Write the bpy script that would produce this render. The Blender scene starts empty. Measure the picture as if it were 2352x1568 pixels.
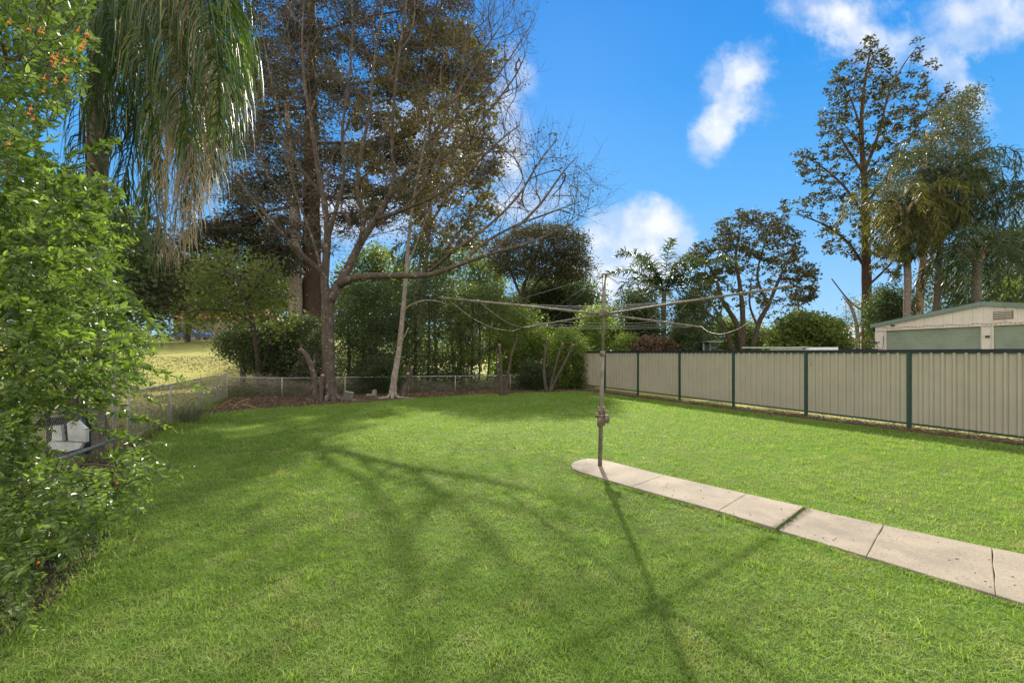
import bpy, math, random
import numpy as np
from mathutils import Vector, Matrix
RNG = np.random.default_rng(11)
random.seed(5)
sc = bpy.context.scene
COL = sc.collection
H0, FPX, CX, HY = 1.65, 1045.0, 1176.0, 820.0      # eye height, focal length and horizon measured on the photo

def P(x, y, Y):
    return np.array([(x - CX) / FPX * Y, Y, H0 - (y - HY) / FPX * Y])
def G(x, y, z=0.0):
    Y = FPX * (H0 - z) / (y - HY)
    return np.array([(x - CX) / FPX * Y, Y, z])
def fx_right(Y): return 13.47 - 0.4306 * Y
def fx_left(Y): return -3.53 - 0.4306 * Y
FD = np.array([-0.3955, 0.9185, 0.0])               # direction of both side fences
BD = np.array([0.9285, 0.3714, 0.0])                # direction of the back fence
def sstep(a, b, x):
    t = np.clip((x - a) / (b - a), 0, 1); return t * t * (3 - 2 * t)
def terrain(X, Y):
    X = np.asarray(X, float); Y = np.asarray(Y, float)
    rise = 0.105 * np.clip(Y - 24, 0, 38) * (1 - 0.25 * sstep(24, 30, Y) * (Y < 30))
    side = 1 - sstep(-7, 0, X - fx_right(Y))
    return rise * side

# ------------------------------------------------------------------ objects
def tag(o, label=None, cat=None, group=None, kind=None):
    if label: o['label'] = label
    if cat: o['category'] = cat
    if group: o['group'] = group
    if kind: o['kind'] = kind
    return o
def wloc(o):
    v = Vector((0, 0, 0))
    while o is not None:
        v += o.location; o = o.parent
    return np.array(v)
def thing(name, label, cat, loc, group=None):
    o = bpy.data.objects.new(name, None); COL.objects.link(o)
    o.empty_display_size = 0.2
    o.location = tuple(float(v) for v in loc)
    return tag(o, label, cat, group)

class MB:
    def __init__(s): s.v = []; s.t = []; s.q = []; s.a = []; s.n = 0; s.poly = []
    def add(s, v, q=None, t=None, tone=None, poly=None):
        v = np.asarray(v, float).reshape(-1, 3)
        if q is not None and len(q): s.q.append(np.asarray(q, int).reshape(-1, 4) + s.n)
        if t is not None and len(t): s.t.append(np.asarray(t, int).reshape(-1, 3) + s.n)
        if poly is not None:
            for p in poly: s.poly.append([i + s.n for i in p])
        s.v.append(v)
        s.a.append(np.full(len(v), 0.5) if tone is None else np.broadcast_to(np.asarray(tone, float), (len(v),)).copy())
        s.n += len(v); return s
    def box(s, c, size, rot=0.0, ax=None):
        c = np.asarray(c, float); h = np.asarray(size, float) / 2
        pts = np.array([[x, y, z] for x in (-1, 1) for y in (-1, 1) for z in (-1, 1)], float) * h
        if ax is not None:
            pts = pts @ np.asarray(ax, float)
        elif rot:
            cr, sr = math.cos(rot), math.sin(rot)
            pts = np.c_[pts[:, 0] * cr - pts[:, 1] * sr, pts[:, 0] * sr + pts[:, 1] * cr, pts[:, 2]]
        f = [[0, 1, 3, 2], [4, 6, 7, 5], [0, 4, 5, 1], [2, 3, 7, 6], [0, 2, 6, 4], [1, 5, 7, 3]]
        return s.add(pts + c, q=f)
    def bar(s, a, b, w, h, up=(0, 0, 1)):
        a = np.asarray(a, float); b = np.asarray(b, float); d = b - a; L = np.linalg.norm(d); d /= L
        side = np.cross(up, d); side /= np.linalg.norm(side); u = np.cross(d, side)
        return s.box((a + b) / 2, (L, w, h), ax=np.array([d, side, u]))
    def prism(s, pts, z0, z1):
        n = len(pts); b = [[p[0], p[1], z0] for p in pts]; t = [[p[0], p[1], z1] for p in pts]
        s.add(b + t, poly=[list(range(n))[::-1], list(range(n, 2 * n))] + [[i, (i + 1) % n, n + (i + 1) % n, n + i] for i in range(n)])
        return s
    def build(s, name, mat, parent=None, smooth=False, label=None):
        V = np.concatenate(s.v) if s.v else np.zeros((0, 3))
        off = wloc(parent) if parent is not None else np.zeros(3)
        V = V - off
        me = bpy.data.meshes.new(name)
        q = np.concatenate(s.q) if s.q else np.zeros((0, 4), int)
        t = np.concatenate(s.t) if s.t else np.zeros((0, 3), int)
        pl = s.poly
        nl = q.size + t.size + sum(len(p) for p in pl); nf = len(q) + len(t) + len(pl)
        me.vertices.add(len(V)); me.vertices.foreach_set('co', V.astype(np.float32).ravel())
        me.loops.add(nl); me.polygons.add(nf)
        extra = np.array([i for p in pl for i in p], int)
        me.loops.foreach_set('vertex_index', np.concatenate([q.ravel(), t.ravel(), extra]).astype(np.int32))
        tot = np.concatenate([np.full(len(q), 4), np.full(len(t), 3), np.array([len(p) for p in pl], int)]).astype(np.int32)
        st = np.concatenate([[0], np.cumsum(tot)[:-1]]).astype(np.int32) if nf else tot
        me.polygons.foreach_set('loop_start', st); me.polygons.foreach_set('loop_total', tot)
        me.polygons.foreach_set('use_smooth', np.full(nf, smooth, dtype=bool))
        at = me.attributes.new('tone', 'FLOAT', 'POINT')
        at.data.foreach_set('value', np.concatenate(s.a).astype(np.float32))
        me.update(calc_edges=True); me.validate()
        if mat is not None: me.materials.append(mat)
        o = bpy.data.objects.new(name, me); COL.objects.link(o)
        if parent is not None: o.parent = parent
        if label: o['label'] = label
        return o

def norm(v):
    return v / np.maximum(np.linalg.norm(v, axis=-1, keepdims=True), 1e-9)
def tubes(mb, Pn, R, k=5, tone=None, cap=True):
    Pn = np.asarray(Pn, float); R = np.asarray(R, float)
    if Pn.ndim == 2: Pn = Pn[None]; R = np.broadcast_to(R, Pn.shape[1:2])[None]
    E, S, _ = Pn.shape
    T = np.empty_like(Pn); T[:, 1:-1] = Pn[:, 2:] - Pn[:, :-2]; T[:, 0] = Pn[:, 1] - Pn[:, 0]; T[:, -1] = Pn[:, -1] - Pn[:, -2]
    T = norm(T)
    av = np.abs(norm(Pn[:, -1] - Pn[:, 0])); ref = np.zeros((E, 3))
    ref[np.arange(E), np.argmin(av, axis=1)] = 1
    U = norm(np.cross(T, ref[:, None, :])); W = np.cross(T, U)
    a = np.arange(k) / k * 2 * math.pi
    V = Pn[:, :, None, :] + R[:, :, None, None] * (np.cos(a)[None, None, :, None] * U[:, :, None, :] + np.sin(a)[None, None, :, None] * W[:, :, None, :])
    idx = np.arange(E * S * k).reshape(E, S, k)
    a0 = idx[:, :-1, :]; a1 = np.roll(a0, -1, axis=2); b0 = idx[:, 1:, :]; b1 = np.roll(b0, -1, axis=2)
    Q = np.stack([a0, a1, b1, b0], -1).reshape(-1, 4)
    tn = None if tone is None else np.repeat(np.broadcast_to(tone, (E,)), S * k)
    pl = None
    if cap and E < 60:
        pl = [list(idx[e, 0, ::-1]) for e in range(E)] + [list(idx[e, -1]) for e in range(E)]
    mb.add(V.reshape(-1, 3), q=Q, tone=tn, poly=pl)
def tube(mb, pts, r, k=8, tone=None, sub=0):
    pts = np.asarray(pts, float); r = np.broadcast_to(np.asarray(r, float), (len(pts),))
    if sub:
        pts, r = smooth_line(pts, r, sub)
    tubes(mb, pts[None], r[None], k, tone)
def smooth_line(p, r, n):
    p = np.asarray(p, float); r = np.asarray(r, float)
    A = np.vstack([2 * p[0] - p[1], p, 2 * p[-1] - p[-2]]); out = []; ro = []
    for i in range(1, len(A) - 2):
        for j in range(n):
            t = j / n
            out.append(0.5 * ((2 * A[i]) + (-A[i - 1] + A[i + 1]) * t + (2 * A[i - 1] - 5 * A[i] + 4 * A[i + 1] - A[i + 2]) * t * t + (-A[i - 1] + 3 * A[i] - 3 * A[i + 1] + A[i + 2]) * t ** 3))
            ro.append(r[i - 1] * (1 - t) + r[min(i, len(r) - 1)] * t)
    out.append(p[-1]); ro.append(r[-1])
    return np.array(out), np.array(ro)
def strips(mb, Pn, W, side, tone=None):
    """flat ribbons: Pn (N,S,3), widths (N,S) with a pointed end, side (N,3)"""
    N, S, _ = Pn.shape
    L = Pn[:, :-1] - side[:, None, :] * W[:, :-1, None] / 2; Rr = Pn[:, :-1] + side[:, None, :] * W[:, :-1, None] / 2
    V = np.concatenate([L, Rr, Pn[:, -1:]], axis=1); m = 2 * (S - 1) + 1
    base = np.arange(N)[:, None] * m; Q = []
    for i in range(S - 2):
        Q.append(np.concatenate([base + i, base + S - 1 + i, base + S + i, base + i + 1], 1))
    T = np.concatenate([base + S - 2, base + 2 * (S - 1) - 1, base + m - 1], 1)
    tn = None if tone is None else np.repeat(tone, m)
    mb.add(V.reshape(-1, 3), q=np.concatenate(Q) if Q else None, t=T, tone=tn)
def leaves(mb, c, ax, L, W, tone=None, fold=0.12, hexa=False, rng=RNG, nrm=None):
    N = len(c); ax = norm(ax)
    ref = rng.normal(size=(N, 3)) if nrm is None else nrm
    sd = norm(np.cross(ax, ref)); n = np.cross(sd, ax)
    L = np.broadcast_to(L, (N,))[:, None]; W = np.broadcast_to(W, (N,))[:, None]
    tn = rng.random(N) if tone is None else tone
    if not hexa:
        V = np.stack([c, c + ax * L * .45 + sd * W / 2 + n * W * fold, c + ax * L, c + ax * L * .45 - sd * W / 2 + n * W * fold], 1)
        mb.add(V.reshape(-1, 3), q=np.arange(N * 4).reshape(-1, 4), tone=np.repeat(tn, 4))
    else:
        dr = -n * L * .12
        V = np.stack([c, c + ax * L * .3 + sd * W * .46 + n * W * fold, c + ax * L * .68 + sd * W * .36 + n * W * fold + dr * .4,
                      c + ax * L + dr, c + ax * L * .68 - sd * W * .36 + n * W * fold + dr * .4, c + ax * L * .3 - sd * W * .46 + n * W * fold], 1)
        b = np.arange(N)[:, None] * 6
        Q = np.concatenate([b + np.array([[0, 1, 2, 3]]), b + np.array([[0, 3, 4, 5]])])
        mb.add(V.reshape(-1, 3), q=Q, tone=np.repeat(tn, 6))

def inpoly(x, y, poly):
    x = np.asarray(x); y = np.asarray(y); r = np.zeros(x.shape, bool); n = len(poly)
    for i in range(n):
        x1, y1 = poly[i][0], poly[i][1]; x2, y2 = poly[(i + 1) % n][0], poly[(i + 1) % n][1]
        if y1 == y2: continue
        c = ((y1 > y) != (y2 > y)) & (x < (x2 - x1) * (y - y1) / (y2 - y1) + x1); r ^= c
    return r
def sample(poly, n, rng):
    xs = [p[0] for p in poly]; ys = [p[1] for p in poly]; out = []
    while sum(map(len, out)) < n:
        a = rng.uniform(min(xs), max(xs), n * 2); b = rng.uniform(min(ys), max(ys), n * 2)
        k = inpoly(a, b, poly); out.append(np.c_[a[k], b[k]])
    return np.concatenate(out)[:n]

# ------------------------------------------------------------------ materials
def newmat(name):
    m = bpy.data.materials.new(name); m.use_nodes = True; nt = m.node_tree; nt.nodes.clear()
    out = nt.nodes.new('ShaderNodeOutputMaterial'); return m, nt, out
def nd(nt, typ, **kw):
    n = nt.nodes.new(typ)
    for k, v in kw.items():
        if k in n.inputs: n.inputs[k].default_value = v
        else: setattr(n, k, v)
    return n
def col(c): return (c[0], c[1], c[2], 1)
def mixc(nt, fac, a, b, mode='MIX'):
    m = nt.nodes.new('ShaderNodeMix'); m.data_type = 'RGBA'; m.blend_type = mode
    for i, v in ((0, fac), (6, a), (7, b)):
        if isinstance(v, bpy.types.NodeSocket): nt.links.new(v, m.inputs[i])
        elif isinstance(v, (int, float)): m.inputs[i].default_value = v
        else: m.inputs[i].default_value = col(v)
    return m.outputs[2]
def rng_(nt, s, a, b, c=0.0, d=1.0):
    m = nd(nt, 'ShaderNodeMapRange'); nt.links.new(s, m.inputs[0])
    for i, v in enumerate((a, b, c, d)): m.inputs[1 + i].default_value = v
    return m.outputs[0]
def noise(nt, scale, detail=4, rough=.55, vec=None, dist=0.0):
    n = nd(nt, 'ShaderNodeTexNoise'); n.inputs['Scale'].default_value = scale; n.inputs['Detail'].default_value = detail
    n.inputs['Roughness'].default_value = rough; n.inputs['Distortion'].default_value = dist
    if vec is None:
        tc = nd(nt, 'ShaderNodeTexCoord'); vec = tc.outputs['Object']
    nt.links.new(vec, n.inputs['Vector']); return n.outputs['Fac']
def mapped(nt, scale):
    tc = nd(nt, 'ShaderNodeTexCoord'); mp = nd(nt, 'ShaderNodeMapping'); mp.inputs['Scale'].default_value = scale
    nt.links.new(tc.outputs['Object'], mp.inputs['Vector']); return mp.outputs[0]

def leafmat(name, a, b, tr=.45, rough=.45, spec=.35, tcol=None, patch=1.2, dead=None):
    m, nt, out = newmat(name)
    at = nd(nt, 'ShaderNodeAttribute', attribute_name='tone')
    c = mixc(nt, at.outputs['Fac'], a, b)
    ns = noise(nt, patch, 2)
    c = mixc(nt, rng_(nt, ns, .35, .65, 0.0, .6), c, (a[0] * .55, a[1] * .6, a[2] * .6))
    if dead:
        c = mixc(nt, rng_(nt, at.outputs['Fac'], .93, .96, 0, .85), c, dead)
    p = nd(nt, 'ShaderNodeBsdfPrincipled'); p.inputs['Roughness'].default_value = rough
    p.inputs['Specular IOR Level'].default_value = spec
    nt.links.new(c, p.inputs['Base Color'])
    t = nd(nt, 'ShaderNodeBsdfTranslucent')
    tc = mixc(nt, 1.0, c, tcol or (1.9, 2.0, .9), 'MULTIPLY')
    nt.links.new(tc, t.inputs['Color'])
    mx = nd(nt, 'ShaderNodeMixShader'); mx.inputs[0].default_value = tr
    nt.links.new(p.outputs[0], mx.inputs[1]); nt.links.new(t.outputs[0], mx.inputs[2]); nt.links.new(mx.outputs[0], out.inputs[0])
    return m
def bark(name, a, b, zs=.25, scale=14, bump=.5, lichen=None, rough=.9):
    m, nt, out = newmat(name)
    v = mapped(nt, (1, 1, zs)); n = noise(nt, scale, 6, .65, v, .6)
    c = mixc(nt, rng_(nt, n, .35, .68), a, b)
    if lichen:
        n2 = noise(nt, 5, 5, .7); c = mixc(nt, rng_(nt, n2, .56, .66, 0, .75), c, lichen)
    p = nd(nt, 'ShaderNodeBsdfPrincipled'); p.inputs['Roughness'].default_value = rough; p.inputs['Specular IOR Level'].default_value = .15
    nt.links.new(c, p.inputs['Base Color'])
    bm = nd(nt, 'ShaderNodeBump'); bm.inputs['Strength'].default_value = bump; bm.inputs['Distance'].default_value = .03
    nt.links.new(n, bm.inputs['Height']); nt.links.new(bm.outputs[0], p.inputs['Normal']); nt.links.new(p.outputs[0], out.inputs[0])
    return m
def surf(name, a, b=None, rough=.6, metal=0.0, scale=6, spec=.4, dirt=None, bump=0.0, bs=60, lo=.4, hi=.62, d0=.55, d1=.7):
    m, nt, out = newmat(name)
    p = nd(nt, 'ShaderNodeBsdfPrincipled'); p.inputs['Roughness'].default_value = rough; p.inputs['Metallic'].default_value = metal
    p.inputs['Specular IOR Level'].default_value = spec
    n = noise(nt, scale, 6, .65)
    c = mixc(nt, rng_(nt, n, lo, hi), a, b or tuple(x * .8 for x in a))
    if dirt:
        c = mixc(nt, rng_(nt, noise(nt, scale * 2.3, 7, .7), d0, d1, 0, .8), c, dirt)
    nt.links.new(c, p.inputs['Base Color'])
    if bump:
        bm = nd(nt, 'ShaderNodeBump'); bm.inputs['Strength'].default_value = bump; bm.inputs['Distance'].default_value = .01
        nt.links.new(noise(nt, bs, 5, .7), bm.inputs['Height']); nt.links.new(bm.outputs[0], p.inputs['Normal'])
    nt.links.new(p.outputs[0], out.inputs[0]); return m

M = {}
M['galv'] = surf('weathered_steel', (.20, .18, .155), (.12, .10, .078), .7, .1, 9, .2, (.20, .11, .055), .2, 90, d0=.6, d1=.72)
M['rust'] = surf('cast_iron', (.20, .17, .14), (.12, .085, .06), .65, .2, 30, .4, (.22, .07, .03), .4, 120)
M['wire'] = surf('line_wire', (.42, .42, .4), (.35, .35, .33), .5, .1)
M['darkwire'] = surf('stay_wire', (.13, .12, .11), None, .5, .5)
M['chain'] = surf('chain_wire', (.24, .24, .23), (.15, .14, .13), .5, .2, 20)
M['chrail'] = surf('fence_pipe', (.40, .40, .39), (.26, .25, .23), .55, .3, 12, .4, (.16, .12, .08), .2, 60)
M['brownrail'] = surf('wooden_rail', (.30, .22, .12), (.15, .10, .06), .85, 0, 8, .2, (.07, .06, .05), .5, 50)
M['panel'] = surf('cream_sheet_steel', (.385, .352, .275), (.35, .32, .25), .55, 0, 1.3, .3, (.20, .17, .13), .05, 200, d0=.66, d1=.72)
M['green'] = surf('green_painted_steel', (.022, .062, .045), (.015, .045, .035), .4, 0, 5, .5)
M['navy'] = surf('dark_rail_paint', (.014, .020, .030), (.01, .014, .02), .45, 0, 5, .4)
M['timber'] = surf('grey_timber', (.22, .18, .14), (.12, .10, .08), .9, 0, 7, .2, None, .5, 40)
M['cream'] = surf('cream_cladding', (.57, .52, .475), (.51, .465, .425), .6, 0, 2, .3, (.55, .43, .33), 0)
M['shedroof'] = surf('green_roof_steel', (.15, .21, .18), (.12, .17, .15), .5, 0, 3)
M['roller'] = surf('green_roller_steel', (.22, .26, .21), (.18, .22, .175), .5, 0, 2)
M['white'] = surf('white_paint', (.50, .51, .53), (.36, .37, .38), .45, 0, 5, .4, (.4, .38, .34), 0, d0=.62, d1=.8)
M['black'] = surf('black_plastic', (.015, .015, .017), (.03, .03, .034), .25, 0, 12, .5)
M['glass'] = surf('dark_glass', (.015, .02, .025), None, .08, 0, 3, .6)
M['blue'] = surf('blue_paint', (.03, .10, .45), None, .3, 0, 3, .5)
M['redroof'] = surf('red_tiles', (.42, .12, .08), (.3, .09, .06), .8, 0, 6)
M['whiteroof'] = surf('pale_roof_steel', (.62, .66, .70), (.5, .54, .58), .4, .2, 4)
M['block'] = surf('pale_concrete_block', (.30, .29, .27), (.2, .19, .18), .9, 0, 20, .2, (.1, .09, .07), .4, 80)
M['cut'] = surf('fresh_cut_wood', (.36, .20, .12), (.30, .15, .09), .85, 0, 25)
M['berry'] = surf('orange_berry', (.75, .13, .01), (.7, .2, .02), .35, 0, 30)
M['bulb'] = surf('bulb_glass', (.30, .17, .10), None, .3, 0, 30)
M['bark_grey'] = bark('grey_lichened_bark', (.060, .046, .038), (.125, .098, .082), .22, 12, .7, (.30, .28, .25))
M['bark_thin'] = bark('pale_grey_bark', (.17, .14, .115), (.33, .285, .24), .5, 14, .4, (.4, .39, .34))
M['bark_brown'] = bark('dark_red_brown_bark', (.045, .028, .022), (.10, .062, .05), .3, 12, .8)
M['bark_twig'] = bark('twig_bark', (.075, .058, .05), (.14, .11, .095), 1, 10, .2)
M['bark_dark'] = bark('dark_bark', (.055, .043, .034), (.11, .088, .07), .3, 10, .5)
M['bark_paper'] = bark('paperbark', (.30, .18, .11), (.60, .46, .36), .3, 6, .5)
M['bark_palm'] = bark('ringed_palm_bark', (.11, .09, .075), (.22, .185, .155), 3.0, 7, .6, (.35, .34, .31))
M['leaf_near'] = leafmat('glossy_shrub_leaf', (.065, .115, .030), (.20, .285, .08), .45, .36, .7, (2.3, 2.3, .8), 3)
M['leaf_dark'] = leafmat('dark_green_leaf', (.040, .062, .030), (.085, .112, .050), .38, .5, .25, None, .6)
M['leaf_mid'] = leafmat('mid_green_leaf', (.060, .088, .028), (.15, .175, .055), .5, .5, .25, None, .5)
M['leaf_light'] = leafmat('light_green_leaf', (.11, .165, .04), (.21, .27, .08), .5, .45, .3, (1.8, 1.8, .8), .5)
M['leaf_yellow'] = leafmat('yellowing_leaf', (.045, .050, .018), (.17, .15, .035), .4, .45, .3, (1.9, 1.6, .6), .5)
M['leaf_brown'] = leafmat('olive_brown_leaf', (.034, .038, .022), (.085, .078, .034), .35, .6, .15, (1.5, 1.5, .8), .4)
M['leaf_pine'] = leafmat('conifer_needle', (.020, .024, .015), (.045, .043, .026), .12, .6, .2, (1.8, 1.5, 1), .4)
M['leaf_gum'] = leafmat('grey_green_gum_leaf', (.06, .075, .048), (.13, .145, .085), .4, .45, .4, (1.6, 1.6, .8), .4)
M['leaf_palm'] = leafmat('palm_leaflet', (.032, .048, .026), (.085, .11, .055), .3, .48, .25, (1.8, 2.0, .6), .5)
M['leaf_palmnear'] = leafmat('glossy_palm_leaflet', (.035, .066, .020), (.115, .165, .05), .34, .42, .3, (1.7, 2.1, .5), 1.0, (.40, .30, .10))
M['leaf_palmy'] = leafmat('yellow_green_palm_leaflet', (.042, .055, .023), (.17, .155, .035), .4, .5, .15, (1.7, 1.6, .6), .5)
M['leaf_dead'] = leafmat('dry_straw_leaflet', (.30, .23, .15), (.50, .42, .31), .25, .6, .3, (1.2, 1.1, .9), 1)
M['leaf_red'] = leafmat('reddish_leaf', (.11, .075, .05), (.19, .125, .09), .4, .5, .3, (1.6, 1.2, .9), 1)
M['litter'] = leafmat('fallen_leaf', (.09, .06, .035), (.26, .19, .12), .1, .8, .2, (1, 1, 1), 2)
M['drygrass'] = leafmat('dry_grass_blade', (.16, .13, .08), (.30, .26, .17), .3, .7, .2, (1.2, 1.2, .9), 1)

def grassmat():
    m, nt, out = newmat('grass_blade')
    at = nd(nt, 'ShaderNodeAttribute', attribute_name='tone')
    c = mixc(nt, at.outputs['Fac'], (.115, .21, .030), (.31, .405, .13))
    n1 = noise(nt, .55, 3, .6); n2 = noise(nt, 2.6, 4, .6)
    c = mixc(nt, rng_(nt, n1, .4, .62, 0, .55), c, (.145, .26, .03))
    c = mixc(nt, rng_(nt, n2, .5, .72, 0, .55), c, (.36, .37, .17))
    c = mixc(nt, rng_(nt, noise(nt, 1.3, 5, .7, None, .5), .60, .72, 0, .55), c, (.34, .30, .13))
    c = mixc(nt, rng_(nt, at.outputs['Fac'], .955, .965, 0, .8), c, (.55, .52, .30))
    p = nd(nt, 'ShaderNodeBsdfPrincipled'); p.inputs['Roughness'].default_value = .6; p.inputs['Specular IOR Level'].default_value = .2
    nt.links.new(c, p.inputs['Base Color'])
    t = nd(nt, 'ShaderNodeBsdfTranslucent'); nt.links.new(mixc(nt, 1.0, c, (1.3, 1.35, .6), 'MULTIPLY'), t.inputs['Color'])
    mx = nd(nt, 'ShaderNodeMixShader'); mx.inputs[0].default_value = .45
    nt.links.new(p.outputs[0], mx.inputs[1]); nt.links.new(t.outputs[0], mx.inputs[2]); nt.links.new(mx.outputs[0], out.inputs[0])
    return m
M['grass'] = grassmat()
def groundmat(name, a, b, c3, s1=.35, s2=9, bump=.6, speck=None):
    m, nt, out = newmat(name)
    c = mixc(nt, rng_(nt, noise(nt, s2, 8, .75), .38, .64), a, b)
    c = mixc(nt, rng_(nt, noise(nt, s1, 4, .6), .42, .62, 0, .7), c, c3)
    if speck: c = mixc(nt, rng_(nt, noise(nt, 26, 3, .8), .6, .68, 0, .8), c, speck)
    p = nd(nt, 'ShaderNodeBsdfPrincipled'); p.inputs['Roughness'].default_value = .95; p.inputs['Specular IOR Level'].default_value = .1
    nt.links.new(c, p.inputs['Base Color'])
    bm = nd(nt, 'ShaderNodeBump'); bm.inputs['Strength'].default_value = bump; bm.inputs['Distance'].default_value = .04
    nt.links.new(noise(nt, 22, 8, .8), bm.inputs['Height']); nt.links.new(bm.outputs[0], p.inputs['Normal']); nt.links.new(p.outputs[0], out.inputs[0])
    return m
M['park'] = groundmat('park_grass', (.22, .23, .055), (.42, .38, .13), (.30, .31, .08), .25, 5, 1.5, (.34, .27, .15))
M['lawnsoil'] = groundmat('lawn_soil', (.06, .10, .016), (.10, .16, .028), (.08, .09, .025), .8, 14, .5)
M['dirt'] = groundmat('leaf_strewn_dirt', (.050, .042, .032), (.11, .092, .07), (.08, .075, .045), .8, 10, 1.0, (.2, .17, .13))
def concrete():
    m, nt, out = newmat('worn_concrete')
    n1 = noise(nt, 2.2, 5, .6); n2 = noise(nt, 150, 3, .7); n3 = noise(nt, 45, 4, .7)
    c = mixc(nt, rng_(nt, n1, .38, .64), (.215, .175, .128), (.14, .115, .085))
    c = mixc(nt, rng_(nt, n2, .35, .7, 0, .8), c, (.38, .33, .255))
    c = mixc(nt, rng_(nt, noise(nt, 1.1, 6, .7, None, .8), .5, .68, 0, .55), c, (.13, .11, .085))
    c = mixc(nt, rng_(nt, n3, .58, .72, 0, .8), c, (.11, .09, .07))
    p = nd(nt, 'ShaderNodeBsdfPrincipled'); p.inputs['Roughness'].default_value = .85; p.inputs['Specular IOR Level'].default_value = .2
    nt.links.new(c, p.inputs['Base Color'])
    bm = nd(nt, 'ShaderNodeBump'); bm.inputs['Strength'].default_value = .7; bm.inputs['Distance'].default_value = .006
    nt.links.new(noise(nt, 110, 6, .8), bm.inputs['Height']); nt.links.new(bm.outputs[0], p.inputs['Normal']); nt.links.new(p.outputs[0], out.inputs[0])
    return m
M['concrete'] = concrete()

# ------------------------------------------------------------------ camera, sun, sky
cam = bpy.data.cameras.new('camera'); co = bpy.data.objects.new('camera', cam); COL.objects.link(co)
co.location = (0, 0, H0); co.rotation_euler = (math.radians(90), 0, 0)
cam.sensor_width = 36; cam.lens = FPX / 2352 * 36; cam.shift_y = 36 / 2352; cam.clip_end = 2000; cam.clip_start = .05
sc.camera = co
EL, AZ = math.radians(31), math.radians(5.9)
sd = Vector((math.sin(AZ) * math.cos(EL), math.cos(AZ) * math.cos(EL), math.sin(EL)))
sl = bpy.data.lights.new('sun', 'SUN'); sl.energy = 4.6; sl.angle = math.radians(.8); sl.color = (1.0, .93, .82)
so = bpy.data.objects.new('sun', sl); COL.objects.link(so); so.rotation_euler = sd.to_track_quat('Z', 'Y').to_euler(); so.location = (0, 0, 30)

w = bpy.data.worlds.new('World'); sc.world = w; w.use_nodes = True; nt = w.node_tree; nt.nodes.clear()
wo = nd(nt, 'ShaderNodeOutputWorld'); bg = nd(nt, 'ShaderNodeBackground'); nt.links.new(bg.outputs[0], wo.inputs[0])
sky = nd(nt, 'ShaderNodeTexSky'); sky.sky_type = 'NISHITA'; sky.sun_disc = False; sky.sun_elevation = EL; sky.sun_rotation = AZ
sky.air_density = 1.0; sky.dust_density = .3; sky.ozone_density = 3.0
tc = nd(nt, 'ShaderNodeTexCoord'); sx = nd(nt, 'ShaderNodeSeparateXYZ'); nt.links.new(tc.outputs['Generated'], sx.inputs[0])
def mth(op, a, b=None, c=None):
    n = nd(nt, 'ShaderNodeMath'); n.operation = op
    for i, v in enumerate((a, b, c)):
        if v is None: continue
        if isinstance(v, (int, float)): n.inputs[i].default_value = v
        else: nt.links.new(v, n.inputs[i])
    return n.outputs[0]
# clear-air gradient by elevation, blended with the physical sky
ramp = nd(nt, 'ShaderNodeValToRGB'); nt.links.new(sx.outputs[2], ramp.inputs[0])
e = ramp.color_ramp.elements; e[0].position = 0.0; e[0].color = (.20, .32, .42, 1); e[1].position = .75; e[1].color = (.001, .10, .34, 1)
for ps, cc in ((.12, (.125, .265, .425)), (.3, (.050, .205, .42)), (.5, (.010, .145, .39))):
    q = e.new(ps); q.color = col(cc)
skys = mixc(nt, 1.0, sky.outputs[0], (.045, .05, .06), 'MULTIPLY')
base = mixc(nt, .88, skys, ramp.outputs[0])
yy = mth('MAXIMUM', sx.outputs[1], .02)
U = mth('DIVIDE', sx.outputs[0], yy); V = mth('DIVIDE', sx.outputs[2], yy)
cb = nd(nt, 'ShaderNodeCombineXYZ'); nt.links.new(U, cb.inputs[0]); nt.links.new(V, cb.inputs[1])
nn = nd(nt, 'ShaderNodeTexNoise'); nn.inputs['Scale'].default_value = 7; nn.inputs['Detail'].default_value = 8; nn.inputs['Roughness'].default_value = .66
nt.links.new(cb.outputs[0], nn.inputs['Vector'])
wv = nd(nt, 'ShaderNodeVectorMath'); wv.operation = 'SUBTRACT'; nt.links.new(nn.outputs['Color'], wv.inputs[0]); wv.inputs[1].default_value = (.5, .5, .5)
clouds = None
def cloud(px, py, rx, ry, rot, dens, warp, lo=.15):
    global clouds
    s = nd(nt, 'ShaderNodeVectorMath'); s.operation = 'MULTIPLY_ADD'; nt.links.new(wv.outputs[0], s.inputs[0]); s.inputs[1].default_value = (warp, warp, 0)
    nt.links.new(cb.outputs[0], s.inputs[2])
    mp = nd(nt, 'ShaderNodeMapping'); mp.vector_type = 'TEXTURE'
    mp.inputs['Location'].default_value = ((px - CX) / FPX, (HY - py) / FPX, 0); mp.inputs['Rotation'].default_value = (0, 0, rot)
    mp.inputs['Scale'].default_value = (rx / FPX, ry / FPX, 1); nt.links.new(s.outputs[0], mp.inputs['Vector'])
    ln = nd(nt, 'ShaderNodeVectorMath'); ln.operation = 'LENGTH'; nt.links.new(mp.outputs[0], ln.inputs[0])
    m = nd(nt, 'ShaderNodeMapRange'); m.interpolation_type = 'SMOOTHSTEP'; nt.links.new(ln.outputs['Value'], m.inputs[0])
    m.inputs[1].default_value = 1.0; m.inputs[2].default_value = lo; m.inputs[3].default_value = 0; m.inputs[4].default_value = dens
    clouds = m.outputs[0] if clouds is None else mth('MAXIMUM', clouds, m.outputs[0])
cloud(1665, 265, 130, 85, .55, 1., .20)
cloud(1660, 190, 90, 60, 1.2, .5, .22)
cloud(1715, 180, 110, 70, 1.2, .9, .20)
cloud(1640, 310, 90, 65, .4, .9, .18)
cloud(1455, 555, 150, 120, .1, 1.0, .12, .62)
cloud(1435, 610, 185, 100, .1, 1.0, .13, .5)
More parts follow.
